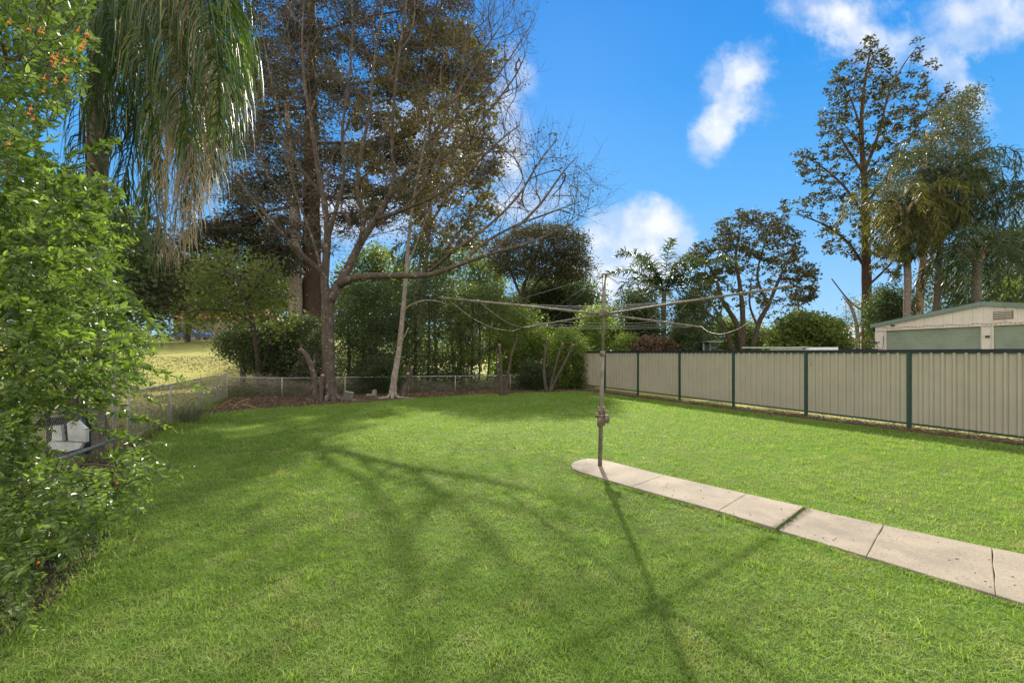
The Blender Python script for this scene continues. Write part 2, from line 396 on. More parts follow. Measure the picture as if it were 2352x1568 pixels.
cloud(1390, 640, 150, 95, 0, .85, .12, .3)
cloud(1950, 50, 210, 115, 2.7, 1., .26)
cloud(1960, 90, 120, 75, 2.4, 1., .22)
cloud(2180, 170, 190, 80, 2.2, .75, .25)
cloud(2290, 15, 230, 90, .2, .8, .24)
cloud(2220, 60, 180, 80, .6, .6, .24)
cloud(1165, 330, 70, 200, .1, .9, .09)
cloud(1000, 330, 240, 170, 0, .85, .12)
cloud(1200, 470, 150, 60, .2, .7, .1)
cloud(1190, 170, 50, 90, .3, .45, .1)
cloud(820, 480, 260, 120, 0, .8, .12)
cloud(1975, 700, 60, 22, 0, .45, .07)
cloud(2400, 500, 90, 200, 0, .3, .15)
cloud(500, 640, 200, 70, 0, .6, .1)
fb = nd(nt, 'ShaderNodeTexNoise'); fb.inputs['Scale'].default_value = 11; fb.inputs['Detail'].default_value = 7; nt.links.new(cb.outputs[0], fb.inputs['Vector'])
fbr = rng_(nt, fb.outputs['Fac'], .34, .58, .55, 1.0)
cl = mth('MULTIPLY', clouds, fbr)
shade = rng_(nt, fb.outputs['Fac'], .35, .7, 0, 1)
ccol = mixc(nt, shade, (.30, .34, .41), (.44, .45, .47))
fin = mixc(nt, cl, base, ccol)
# bright broken cloud added behind and above the viewer, unseen, to lift the shade
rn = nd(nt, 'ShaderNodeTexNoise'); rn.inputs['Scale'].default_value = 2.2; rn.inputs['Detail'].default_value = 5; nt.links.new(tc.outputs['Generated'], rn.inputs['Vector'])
rear_fill = mth('MULTIPLY', rng_(nt, sx.outputs[1], .5, -.1), rng_(nt, rn.outputs['Fac'], .3, .5, .45, 1.0))
fin = mixc(nt, rear_fill, fin, (.86, .82, .74))
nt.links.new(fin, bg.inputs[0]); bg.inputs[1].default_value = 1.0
sc.view_settings.view_transform = 'Standard'; sc.view_settings.look = 'None'; sc.view_settings.exposure = 1.25; sc.view_settings.gamma = 1

# ------------------------------------------------------------------ ground
def grid(xs, ys, zf):
    X, Y = np.meshgrid(xs, ys); Z = zf(X, Y); V = np.stack([X, Y, Z], -1).reshape(-1, 3); n = len(xs)
    i = np.arange((len(ys) - 1) * n).reshape(-1, n)[:, :-1].ravel()
    return V, np.c_[i, i + 1, i + n + 1, i + n]
mb = MB(); xs = np.r_[-600, -300, -150, np.arange(-100, 101, 2.0), 150, 300, 600]; ys = np.r_[-60, -20, np.arange(0, 110, 1.5), 150, 300, 800, 1500]
V_, Q_ = grid(xs, ys, terrain); mb.add(V_, q=Q_)
tag(mb.build('ground', M['park'], smooth=True), kind='structure')

LAWN = [(-3.0, -3), (-2.85, 1.5), (-3.0, 2.6), (-3.05, 3.0), (-3.35, 3.6), (-4.1, 4.8), (-5.2, 6.4), (-6.6, 8.4), (-7.6, 9.8), (-8.25, 11.5), (-8.5, 13.3), (-8.1, 14.2), (-6.8, 15.0),
        (-5.1, 16.3), (-3.75, 17.9), (-1.4, 19.6), (1.2, 20.8), (3.2, 21.6), (3.75, 20.9), (12.9 + .5, -.4306 * 0 - 0.4), (14.6, -4)]
edge = np.array(LAWN[:19])
PLo = [G(*p, .045) for p in ((1450, 1117), (1650, 1172), (1785, 1213), (1990, 1274), (2352, 1380))]
PUp = [G(*p, .045) for p in ((1525, 1090), (1715, 1133), (1850, 1163), (2030, 1203), (2352, 1275))]
PLo[-1] = PLo[3] + (PLo[3] - PLo[2]) * 1.05; PUp[-1] = PUp[3] + (PUp[3] - PUp[2]) * 1.05 + np.array([.05, .02, 0])
for k in range(3): PLo.append(PLo[-1] + (PLo[-1] - PLo[-2])); PUp.append(PUp[-1] + (PUp[-1] - PUp[-2]))
ENDP = [G(*p, .045) for p in ((1450, 1117), (1385, 1098), (1335, 1083), (1316, 1075), (1311, 1068), (1318, 1060), (1333, 1055), (1352, 1052), (1380, 1054), (1430, 1066), (1525, 1090))]
PATH = [p[:2] for p in ENDP[:0:-1]][::-1]
PATHPOLY = [tuple(p[:2]) for p in PLo[::-1]] + [tuple(p[:2]) for p in ENDP[1:-1]] + [tuple(p[:2]) for p in PUp]
mb = MB()
n = len(LAWN); mb.add([[x, y, .006] for x, y in LAWN], poly=[list(range(n))])
tag(mb.build('lawn', M['lawnsoil']), kind='structure')

mb = MB()
def slab(poly, z1=.045, ch=.004, tilt=0):
    c = np.mean(poly, axis=0); n = len(poly)
    ins = [p + (c - p) / np.linalg.norm(c - p) * (ch * 1.6) for p in poly]
    V = [[p[0], p[1], -.05] for p in poly] + [[p[0], p[1], z1 - ch + tilt * (i % 2)] for i, p in enumerate(poly)] + [[p[0], p[1], z1] for p in ins]
    F = [[i, (i + 1) % n, n + (i + 1) % n, n + i] for i in range(n)] + [[n + i, n + (i + 1) % n, 2 * n + (i + 1) % n, 2 * n + i] for i in range(n)] + [[2 * n + i for i in range(n)]]
    mb.add(V, poly=F)
def gp(a, b, g):
    d = (b - a)[:2]; d = d / np.linalg.norm(d); return a[:2] + d * g
slab([np.array(p[:2]) for p in [PLo[0] + (ENDP[1] - PLo[0]) * .01] + ENDP[1:-1] + [PUp[0]]][::1])
for i in range(len(PLo) - 1):
    g = .0018 if i != 2 else .014
    g2 = .0018 if i != 1 else .014
    poly = [gp(PLo[i], PLo[i + 1], g), gp(PLo[i + 1], PLo[i], g2), gp(PUp[i + 1], PUp[i], g2), gp(PUp[i], PUp[i + 1], g)]
    out = []
    for a, b in ((0, 1), (1, 2), (2, 3), (3, 0)):
        m = 10 if a in (0, 2) else 5
        for j in range(m):
            t = j / m; q = poly[a] * (1 - t) + poly[b] * t
            if j: q = q + RNG.normal(size=2) * (.0035 if i > 1 else .002)
            out.append(q)
    slab(out, .045 + (-.008 if i >= 2 else 0))
tag(mb.build('path', M['concrete']), kind='structure')

# dirt strips (flat sheets under the litter)
mb = MB()
zt = .010
left_out = [(fx_left(y) - .6, y) for y in (-3, 2, 4, 6, 8, 10, 12, 14, 16, 17.5)]
strip = [tuple(p) for p in edge[:14]]
poly = [(x, y, zt) for x, y in strip]
# left/back litter zone
back_a = np.array([-11.3, 18.1]); 
L1 = [(-3.0, -3), (-2.85, 1.5), (-3.0, 2.6), (-3.05, 3.0), (-3.35, 3.6), (-4.1, 4.8), (-5.2, 6.4), (-6.6, 8.4), (-7.6, 9.8), (-8.25, 11.5), (-8.5, 13.3), (-8.1, 14.2), (-6.8, 15.0), (-5.1, 16.3), (-3.75, 17.9), (-1.4, 19.6), (1.2, 20.8), (3.2, 21.6), (3.9, 21.3)]
L2 = [(4.6, 25.4), (1.0, 24.6), (-4, 22.6), (-9, 20.6), (-11.9, 19.0), (-10.6, 16), (-9.5, 13.5), (-8.5, 11.3), (-7.85, 9.8), (-6.8, 7.4), (-6.1, 5.8), (-5.5, 4.2), (-5.4, 2), (-5.2, -3)]
mb.add([[x, y, zt] for x, y in L1 + L2], poly=[list(range(len(L1) + len(L2)))])
DIRT1 = L1 + L2
DIRT2 = [(3.75, 20.9)] + [(fx_right(y) - .62 - .12 * math.sin(y * 2.1), y) for y in np.arange(20.5, -1, -.7)] + [(fx_right(y) + .35, y) for y in (-1, 5, 10, 15, 20, 23.5)] + [(3.4, 22.5)]
mb.add([[x, y, zt + .004] for x, y in DIRT2], poly=[list(range(len(DIRT2)))])
tag(mb.build('dirt_border', M['dirt']), kind='structure')

# ------------------------------------------------------------------ lawn grass
def scatter(n, y0, y1, poly, rng, bias=1.0):
    k = 0; out = []
    while k < n:
        Y = np.sqrt(rng.uniform(y0 * y0, y1 * y1, n)); X = rng.uniform(-1.22, 1.22, n) * Y
        m = inpoly(X, Y, poly); out.append(np.c_[X[m], Y[m]]); k += m.sum()
        if y1 < 0: break
    return np.concatenate(out)[:n]
def clumpy(p, s=1.0):
    x, y = p[:, 0], p[:, 1]
    return .5 + .25 * np.sin(2.1 * x * s + 1.3 * np.sin(1.7 * y * s)) + .25 * np.sin(2.7 * y * s + 1.9 * np.sin(1.1 * x * s + 2))
def blades(mb, p, h, wd, rng, lean=.6, S=3, toneb=None, z0=0.0):
    N = len(p); a = rng.uniform(0, 2 * math.pi, N); ld = np.c_[np.cos(a), np.sin(a), np.zeros(N)]
    b = rng.uniform(0, 2 * math.pi, N); sdv = np.c_[np.cos(b), np.sin(b), np.zeros(N)]
    h = np.broadcast_to(h, (N,)); ln = rng.uniform(.15, 1.35, N) * lean
    base = np.c_[p, np.full(N, z0)] if p.shape[1] == 2 else p
    ts = np.linspace(0, 1, S)
    Pn = base[:, None, :] + np.array([0, 0, 1.0]) * (h[:, None] * ts * (1 - .25 * ln[:, None] * ts))[:, :, None] + ld[:, None, :] * (h * ln)[:, None, None] * (ts ** 1.7)[None, :, None]
    W = np.broadcast_to(np.asarray(wd, float), (N,))[:, None] * np.broadcast_to((1 - .45 * ts), (N, S)) * rng.uniform(.7, 1.3, (N, 1))
    strips(mb, Pn, W, sdv, rng.random(N) if toneb is None else toneb)
mb = MB(); g = np.random.default_rng(3)
offpath = lambda p: p[~inpoly(p[:, 0], p[:, 1], PATHPOLY)]
for (n, y0, y1, hh, ww, S) in ((210000, 1.9, 4.2, .036, .0048, 4), (200000, 4.2, 8.0, .038, .0075, 3), (170000, 8.0, 14.0, .048, .013, 3), (120000, 14, 22.5, .05, .021, 3)):
    p = offpath(scatter(n, y0, y1, LAWN, g))
    cm = clumpy(p, .9) * .5 + clumpy(p, 3.7) * .5
    big = clumpy(p, 9.0) * .5 + clumpy(p[:, ::-1] + 3.3, 17.0) * .5
    keep = g.random(len(p)) < .35 + .9 * cm
    p, cm, big = p[keep], cm[keep], big[keep]
    h = hh * (.45 + .8 * g.random(len(p))) * (.7 + .6 * big) * np.where(g.random(len(p)) < .05, 1.6, 1)
    blades(mb, p, h, ww, g, 1.25, S, toneb=np.clip(g.random(len(p)) * .6 + .45 * (big - .3) + .15 * (cm - .5), 0, 1) * .955 + .045 * (g.random(len(p)) < .035))
# tufts near the path and around the base of the lawn: taller blades
p = scatter(420, 2.2, 9, LAWN, g); p = offpath(p)
cc = np.repeat(p, 34, axis=0) + g.normal(size=(len(p) * 34, 2)) * .035
cc = offpath(cc); blades(mb, cc, .05 + .035 * g.random(len(cc)), .005, g, .8, 3)
# fringe that hides the lawn/dirt seam
ed = np.array(LAWN[1:19]); seg = []
for i in range(len(ed) - 1):
    L = np.linalg.norm(ed[i + 1] - ed[i]); k = int(L * 420); t = g.random(k)[:, None]; seg.append(ed[i] * (1 - t) + ed[i + 1] * t + g.normal(size=(k, 2)) * (.10 + .02 * i / 3))
seg = np.concatenate(seg); d = np.hypot(seg[:, 0], seg[:, 1])
blades(mb, seg, (.04 + .05 * g.random(len(seg))), .006 + d * .0006, g, .9, 3)
# turf creeping over the rim of the concrete
rim = [q[:2] for q in PLo[::-1]] + [q[:2] for q in ENDP[1:-1]] + [q[:2] for q in PUp]; seg = []
for i in range(len(rim) - 1):
    L = np.linalg.norm(rim[i + 1] - rim[i]); k = int(L * 520); t = g.random(k)[:, None]; dn = (rim[i + 1] - rim[i]) / max(L, 1e-6); dn = np.array([-dn[1], dn[0]])
    seg.append(rim[i] * (1 - t) + rim[i + 1] * t + dn * (.012 + np.abs(g.normal(size=(k, 1))) * .018) * (1 if True else 0))
seg = np.concatenate(seg); blades(mb, seg, .035 + .045 * g.random(len(seg)) * clumpy(seg, 6), .006, g, 1.3, 3)
yy_ = g.uniform(7, 21, 9000); blades(mb, np.c_[fx_right(yy_) - .68 + g.normal(size=9000) * .07, yy_], .05, .016, g, .8, 3)
tag(mb.build('grass', M['grass']), 'bright green mown lawn grass growing across the whole yard', 'grass', kind='stuff')

# flat broad-leaved weeds in the turf
mb = MB(); wp = offpath(scatter(120, 2.2, 14, LAWN, g)); k = 8; c = np.repeat(wp, k, axis=0); a = g.uniform(0, 6.28, len(c))
ax = np.c_[np.cos(a), np.sin(a), g.uniform(.1, .5, len(c))]; s = np.repeat(g.uniform(.018, .035, len(wp)), k)
leaves(mb, np.c_[c, np.full(len(c), .02)], ax, s * g.uniform(.7, 1.2, len(c)), s * .45, rng=g, hexa=True, nrm=np.c_[g.normal(size=len(c)) * .1, g.normal(size=len(c)) * .1, np.ones(len(c))])
tag(mb.build('lawn_weeds', M['leaf_mid']), 'flat dark rosettes of broad-leaved weeds dotted through the lawn', 'weeds', kind='stuff')

# weeds in the wide joint and tufts on the path rim
mb = MB(); a, b = PLo[2][:2], PUp[2][:2]; t = g.random(700)[:, None]; c = a * (1 - t) + b * t + g.normal(size=(700, 2)) * .018
blades(mb, c, .018 + .03 * g.random(700), .008, g, 1.1, 3, z0=.02)
tag(mb.build('joint_weeds', M['leaf_mid']), 'small weeds and dirt filling the wide joint of the concrete path', 'weeds', kind='stuff')
# leaf litter
def litter(poly, n, ymin, ymax, size, rng):
    out = []
    while sum(map(len, out)) < n:
        Y = rng.uniform(ymin, ymax, n); X = rng.uniform(-14, 14, n); k = inpoly(X, Y, poly); out.append(np.c_[X[k], Y[k]])
    return np.concatenate(out)[:n]
mb = MB(); p = litter(DIRT1, 30000, 2, 24, .06, g); s = .03 + .0025 * p[:, 1]
ax = g.normal(size=(len(p), 3)); ax[:, 2] *= .35
leaves(mb, np.c_[p, .015 + .03 * g.random(len(p))], ax, s * g.uniform(.6, 1.6, len(p)), s * .5, rng=g)
p = litter(DIRT2, 12000, 5, 22, .06, g); ax = g.normal(size=(len(p), 3)); ax[:, 2] *= .4
leaves(mb, np.c_[p, .018 + .04 * g.random(len(p))], ax, .075 * g.uniform(.5, 2.0, len(p)), .014, rng=g)
Yp_ = g.uniform(7, 40, 16000); Xp_ = fx_left(Yp_) - g.random(16000) ** 1.3 * 26 - .3; zz_ = terrain(Xp_, Yp_) + .03
ax = g.normal(size=(16000, 3)); ax[:, 2] *= .5; s = .05 + .002 * Yp_; leaves(mb, np.c_[Xp_, Yp_, zz_], ax, s * g.uniform(.5, 1.5, 16000), s * .5, rng=g)
tag(mb.build('leaf_litter', M['litter']), 'brown fallen leaves and twigs strewn along the fence lines', 'leaf litter', kind='stuff')
mb = MB(); p = np.concatenate([scatter(160, 2.3, 6, LAWN, g), sample([tuple(q) for q in [PLo[0][:2], PLo[5][:2], PUp[5][:2], PUp[0][:2]]], 70, g)])
ax = g.normal(size=(len(p), 3)); ax[:, 2] *= .2
inp = inpoly(p[:, 0], p[:, 1], PATHPOLY)
leaves(mb, np.c_[p, np.where(inp, .052, .034)], ax, np.where(inp, .025, .03) * g.uniform(.5, 1.3, len(p)), .011, rng=g)
tag(mb.build('scattered_leaves', M['litter']), 'few dry leaf fragments scattered over the lawn and concrete path', 'fallen leaves', kind='stuff')

# ------------------------------------------------------------------ rotary clothesline
BASE = G(1378, 1069, .045); Yp = BASE[1]
TOP = P(1388, 629, Yp); HUB = P(1386, 722, Yp)
def along(z):
    t = (z - BASE[2]) / (TOP[2] - BASE[2]); return BASE + (TOP - BASE) * t
cl_ = thing('rotary_clothesline', 'weathered grey steel rotary clothesline with four long arms, standing on the rounded path end', 'clothesline', BASE)
z806 = P(1384, 808, Yp)[2]
mb = MB(); tube(mb, [along(BASE[2] - .03), along(z806)], .031, 20); mb.build('lower_pole', M['galv'], cl_, True)
mb = MB(); tube(mb, [along(z806 - .06), along(z806 + .015)], .041, 20); mb.build('collar', M['galv'], cl_, True)
mb = MB(); tube(mb, [along(z806), along(TOP[2])], .0245, 20); tube(mb, [along(TOP[2] - .05), along(TOP[2] + .005)], .033, 16); mb.build('upper_pole', M['galv'], cl_, True)
zc = P(1383, 960, Yp)[2]; cc0 = along(zc)
hs = MB(); tube(hs, [along(zc - .115), along(zc - .10), along(zc + .02), along(zc + .03)], [.040, .052, .052, .046], 20)
tube(hs, [along(zc + .03), along(zc + .15), along(zc + .16)], [.040, .040, .034], 16)
hs.box(along(zc + .11) + [-.028, -.01, 0], (.03, .07, .12)); hs.box(along(zc + .11) + [.040, -.01, 0], (.02, .06, .12))
hs.box(along(zc - .05) + [-.03, -.02, 0], (.05, .06, .13)); hs.box(along(zc - .05) + [.035, -.02, .0], (.03, .06, .11))
house = hs.build('crank_housing', M['rust'], cl_, True)
for mod in ():
    pass
g1 = MB(); tube(g1, [cc0 + [-.085, -.02, .045], cc0 + [.0, -.02, .035], cc0 + [.05, -.02, .03]], [.03, .034, .03], 14); g1.build('gear_shaft', M['rust'], house, True)
g2 = MB(); tube(g2, [cc0 + [.055, -.055, .0], cc0 + [.095, -.075, -.004]], [.062, .062], 20); tube(g2, [cc0 + [.095, -.075, -.004], cc0 + [.103, -.079, -.004]], [.05, .042], 20); g2.build('gear_cover', M['rust'], house, True)
g3 = MB(); tube(g3, [along(zc + .105) + [.04, -.02, 0], along(zc + .098) + [.125, -.045, 0]], .011, 10); g3.build('handle_stub', M['rust'], house, True)
hb = MB(); tube(hb, [HUB + [0, 0, -.045], HUB + [0, 0, .035]], [.036, .036], 16)
armend = [P(1008, 683, 5.49), P(1820, 657, 4.62), P(1208, 752, 9.28), P(1615, 752, 8.40)]
for A in armend:
    d = A - HUB; d /= np.linalg.norm(d); hb.bar(HUB + d * .02, HUB + d * .11, .055, .05)
    sd_ = np.cross(d, [0, 0, 1]); tube(hb, [HUB + d * .085 - sd_ * .04, HUB + d * .085 + sd_ * .04], .009, 8)
hb.build('hub', M['galv'], cl_, False)
for A in armend:
    d = A - HUB; u = d / np.linalg.norm(d)
    mb = MB(); tube(mb, [HUB + u * .07, HUB + d * .5 + [0, 0, .006], A], [.0155, .0145, .0135], 14)
    ob = mb.build('arm', M['galv'], cl_, True)
    for f in (.25, .45, .62, .8, .985):
        c = MB(); q = HUB + d * f; tube(c, [q - u * .012, q + u * .012], .024, 12); c.build('line_clip', M['galv'], ob, True)
def sagline(a, b, sag, r=.0022, n=9, wob=0.0):
    t = np.linspace(0, 1, n)[:, None]; p = a * (1 - t) + b * t; p[:, 2] -= (4 * t * (1 - t))[:, 0] * sag
    p[1:-1] += RNG.normal(size=(n - 2, 3)) * wob; return p
def onarm(i, f): return HUB + (armend[i] - HUB) * f + np.array([0, 0, .02])
lines = [(0, 1, .28, .28, .02), (0, 1, .36, .36, .02), (0, 1, .45, .45, .02), (0, 1, .52, .52, .03), (2, 3, .55, .55, .03), (2, 3, .72, .72, .04), (2, 3, .86, .86, .05), (2, 3, .97, .97, .05),
         (0, 2, .62, .62, .10), (0, 2, .80, .80, .16), (0, 2, .97, .97, .22), (3, 1, .97, .97, .30), (3, 1, .55, .55, .05), (3, 1, .4, .4, .04)]
for a, b, fa, fb_, sg in lines:
    mb = MB(); tube(mb, sagline(onarm(a, fa), onarm(b, fb_), sg, wob=.004), .0017, 5, sub=3); mb.build('washing_line', M['wire'], cl_, True)
tp = along(TOP[2] - .01)
for i in range(4):
    d = armend[i] - HUB; d[2] = 0; d /= np.linalg.norm(d)
    mb = MB(); tube(mb, [tp + d * .03, onarm(i, .63)], .0035, 6); mb.build('stay', M['darkwire'], cl_, True)
for i, j, f in ((0, 1, .45), (2, 3, .5), (0, 2, .5), (1, 3, .45)):
    q = (onarm(i, f) + onarm(j, f)) / 2; d = q - tp; d[2] = 0; d /= np.linalg.norm(d)
    mb = MB(); tube(mb, [tp + d * .03, q], .003, 6); mb.build('stay', M['darkwire'], cl_, True)

# ------------------------------------------------------------------ right fence
fr = thing('sheet_metal_fence', 'cream corrugated sheet metal fence with dark green posts, along the right of the lawn', 'fence', (fx_right(10.33), 10.33, 0))
def post(t): Y = 2.175 * (4.75 + t); return np.array([fx_right(Y), Y, 0.0])
def ztop(Y): return 1.79 + .0095 * (Y - 8)
def zbot(Y): return .12 + .010 * (Y - 8)
axF = np.array([FD, np.cross([0, 0, 1], FD), [0, 0, 1]])   # along, outward (towards the yard = -x side)
TS = [-3, -2, -1, 0, 1, 2, 3, 4, 5, 6]
for t in TS:
    p = post(t); h = ztop(p[1]) - .035
    mb = MB(); mb.box(p + [0, 0, (h - .05) / 2 ], (.055, .075, h + .05), ax=axF)
    for s in (-1, 1): mb.box(p + FD * s * .034 + [0, 0, (h - .05) / 2], (.016, .050, h + .04), ax=axF)
    mb.build('post', M['green'], fr)
def lin(a, b, zf): return a + [0, 0, zf(a[1])], b + [0, 0, zf(b[1])]
for t in TS[:-1]:
    a, b = post(t), post(t + 1); d = (b - a) / np.linalg.norm(b - a); L = np.linalg.norm(b - a)
    nrm_ = axF[1]
    # ribbed sheet
    prof = []; nr = 11; sp = (L - .06) / (nr + .9)
    x = .03; prof.append((x, 0))
    for k in range(nr):
        xc = .03 + sp * (k + .95)
        prof += [(xc - .046, 0), (xc - .034, -.010), (xc - .021, .036), (xc + .021, .036), (xc + .034, -.010), (xc + .046, 0)]
    prof.append((L - .03, 0))
    dent = random.uniform(-.004, .004)
    V = []; n = len(prof)
    for zf in (lambda Y: zbot(Y) + .02, lambda Y: ztop(Y) - .06):
        for (x, o) in prof:
            q = a + d * x + nrm_ * (o - .012); V.append([q[0], q[1], zf(q[1])])
    mb = MB(); mb.add(V, q=[[i, i + 1, n + i + 1, n + i] for i in range(n - 1)])
    # inner skin so the sheet has thickness
    V2 = np.array(V) - nrm_ * .002; mb.add(V2, q=[[i, n + i, n + i + 1, i + 1] for i in range(n - 1)])
    mb.build('panel', M['panel'], fr)
    mb = MB(); q1, q2 = lin(a + d * .043, b - d * .043, zbot); mb.bar(q1, q2, .045, .045); mb.build('bottom_rail', M['green'], fr)
    mb = MB(); q1, q2 = lin(a + d * .043, b - d * .043, lambda Y: ztop(Y) - .058); mb.bar(q1, q2, .042, .03); mb.build('inner_top_rail', M['green'], fr)
    mb = MB(); q1, q2 = lin(a + d * .002, b - d * .002, lambda Y: ztop(Y) - .018); mb.bar(q1, q2, .085, .06); mb.build('top_rail', M['navy'], fr)
for t in (4, 5):
    a, b = post(t), post(t + 1); d = (b - a) / np.linalg.norm(b - a)
    mb = MB(); mb.bar(a + d * .06 + [0, 0, .075] + axF[1] * .02, b - d * .06 + [0, 0, .075] + axF[1] * .02, .04, .15); mb.build('plinth_board', M['timber'], fr)

# ------------------------------------------------------------------ chain wire fences
def chainmesh(mb, a, b, z0, z1, sp=.066, r=.0017, bulge=None):
    d = b - a; L = np.linalg.norm(d[:2]); d = d / L; Hh = z1 - z0; E = []; k = -int(Hh / sp) - 1
    slope = 1.15
    for fam in (1, -1):
        for i in range(-int(Hh / slope / sp) - 1, int(L / sp) + int(Hh / slope / sp) + 2):
            x0 = i * sp; x1 = x0 + fam * Hh / slope; za, zb = z0, z1; xa, xb = x0, x1
            if xa == xb: continue
            def cl(x, xa=xa, xb=xb): return z0 + (x - xa) / (xb - xa) * Hh
            lo_, hi_ = 0.0, L
            if max(xa, xb) <= lo_ or min(xa, xb) >= hi_: continue
            na, nb = min(max(xa, lo_), hi_), min(max(xb, lo_), hi_)
            if abs(na - nb) < .02: continue
            E.append([a + d * na + [0, 0, cl(na)], a + d * nb + [0, 0, cl(nb)]])
    E = np.array(E); E[:, :, 2] -= 0; tubes(mb, E, np.full(E.shape[:2], r), 3, cap=False)
def lpt(Y): return np.array([fx_left(Y), Y, 0.0])
lf = thing('chain_wire_fence', 'waist-high chain wire fence with round grey top pipe along the left boundary to the corner', 'fence', lpt(11.06))
Ys = [8.55, 11.06, 13.75, 18.1]
for Y in Ys:
    mb = MB(); p = lpt(Y); tube(mb, [p + [0, 0, -.05], p + [0, 0, .97], p + [0, 0, .99]], [.024, .024, .012], 12); mb.build('post', M['chrail'], lf, True)
for a_, b_ in zip(Ys[:-1], Ys[1:]):
    mb = MB(); chainmesh(mb, lpt(a_), lpt(b_), .03, .95); mb.build('wire_mesh', M['chain'], lf)
mb = MB(); tube(mb, [lpt(8.4) + [0, 0, 1.0], lpt(11) + [0, 0, .985], lpt(14.5) + [0, 0, .985], lpt(19.3) + [0, 0, 1.0]], .021, 12); mb.build('top_rail', M['chrail'], lf, True)
nf = thing('gate_fence_section', 'near chain wire section with brown flaky top rail, half hidden by the shrub', 'fence', lpt(6.5))
Yn = [2.6, 5.2, 7.95]
for Y in Yn[:2]:
    mb = MB(); p = lpt(Y); tube(mb, [p + [0, 0, -.05], p + [0, 0, .92]], .024, 12); mb.build('post', M['chrail'], nf, True)
mb = MB(); p = lpt(7.98); tube(mb, [p + [0, 0, -.05], p + [0, 0, 1.28], p + [0, 0, 1.3]], [.03, .03, .015], 14); mb.build('tall_post', M['chrail'], nf, True, label='taller pale gate post')
for a_, b_ in zip(Yn[:-1], Yn[1:]):
    mb = MB(); chainmesh(mb, lpt(a_), lpt(b_), .08, .86, .06); mb.build('wire_mesh', M['chain'], nf)
mb = MB(); tube(mb, [lpt(2.5) + [0, 0, .9], lpt(5.7) + [0, 0, .90], lpt(7.95) + [0, 0, .90]], .026, 12, sub=3); mb.build('top_rail', M['brownrail'], nf, True)
mb = MB(); tube(mb, [lpt(4.0) + [.02, 0, .30], lpt(7.9) + [.02, 0, .22]], .03, 12); mb.build('bottom_pipe', M['chrail'], nf, True)
C0 = lpt(18.1)
bf = thing('back_wire_fence', 'low chain wire fence with a single thin top wire, across the back of the yard', 'fence', C0)
def bpt(u): q = C0 + BD * u; q[2] = 0; return q
def bz(u): return .80 - .0035 * u if u > .4 else .86
us = [.06, 1.95, 4.4, 7.1, 9.3, 12.1, 14.3, 15.9]
for u in us[1:]:
    mb = MB(); p = bpt(u); tube(mb, [p + [0, 0, -.1], p + [0, 0, bz(u) + .02]], .022, 10); mb.build('post', M['chrail'], bf, True)
for a_, b_ in zip(us[:-1], us[1:]):
    mb = MB(); chainmesh(mb, bpt(a_), bpt(b_), .02, bz(a_) - .01, .08, .0015); mb.build('wire_mesh', M['chain'], bf)
    mb = MB(); tube(mb, sagline(bpt(a_) + [0, 0, bz(a_)], bpt(b_) + [0, 0, bz(b_)], .008), .009, 6); mb.build('top_wire', M['whiteroof'], bf, True)

# ------------------------------------------------------------------ shed
SA = np.array([17.0, 21.3, 0.0]); sdir = np.array([.40, -.9165, 0.0]); sback = np.array([.9165, .40, 0.0])
sh = thing('garage_shed', 'cream gabled double garage with two green roller doors, behind the right fence', 'shed', SA)
WH = 7.5; EV, PK = 3.17, 3.78
def S(u, z, o=0.0): return SA + sdir * u - sback * o + np.array([0, 0, z])
D1, D2, DT = (.42, 3.72), (4.02, 7.1), 2.88
mb = MB(); 
def wallq(u0, u1, z0, z1, o=0): mb.add([S(u0, z0, o), S(u1, z0, o), S(u1, z1, o), S(u0, z1, o)], q=[[0, 1, 2, 3]])
for (u0, u1) in ((0, D1[0]), (D1[1], D2[0]), (D2[1], WH)): wallq(u0, u1, 0, DT)
# gable cladding with vertical ribs
ub = np.arange(0, WH + .01, .3125)
def roofz(u): return EV + (PK - EV) * (1 - abs(u - WH / 2) / (WH / 2)) - .02
for u0, u1 in zip(ub[:-1], ub[1:]):
    pts = [(u0, DT, .0), (u0 + .015, DT, .016), (u0 + .02, DT, .02), (u1 - .02, DT, .02), (u1 - .015, DT, .016), (u1, DT, .0)]
    V = [S(u, z, o) for u, z, o in pts] + [S(u, roofz(u), o) for u, z, o in pts]; n = 6
    mb.add(V, q=[[i, i + 1, n + i + 1, n + i] for i in range(5)])
for u in (0, WH):
    a, b = S(u, 0), S(u, 0) + sback * 9; mb.add([a, b, b + [0, 0, EV], a + [0, 0, EV]], q=[[0, 1, 2, 3]])
mb.add([S(0, 0) + sback * 9, S(WH, 0) + sback * 9, S(WH, EV) + sback * 9, S(WH / 2, PK) + sback * 9, S(0, EV) + sback * 9], poly=[[0, 1, 2, 3, 4]])
mb.build('wall', M['cream'], sh)
for (u0, u1) in (D1, D2):
    nz = int(DT / .075); V = []
    for k in range(nz + 1):
        z = k * DT / nz
        for (dz, o) in ((0, -.05), (.02, -.035), (.055, -.035)): V.append((z + dz, o))
    V = [v for v in V if v[0] <= DT]; mb = MB(); n = len(V)
    mb.add([S(u0, z, o) for z, o in V] + [S(u1, z, o) for z, o in V], q=[[i, n + i, n + i + 1, i + 1] for i in range(n - 1)])
    mb.build('roller_door', M['roller'], sh)
mb = MB()
for (u0, u1) in (D1, D2):
    mb.bar(S(u0, 0, .01), S(u0, DT, .01), .05, .06, up=(1, 0, 0)); mb.bar(S(u1, 0, .01), S(u1, DT, .01), .05, .06, up=(1, 0, 0))
mb.bar(S(.05, DT + .02, .03), S(WH - .05, DT + .02, .03), .03, .07); mb.build('door_trim', M['cream'], sh)
mb = MB()
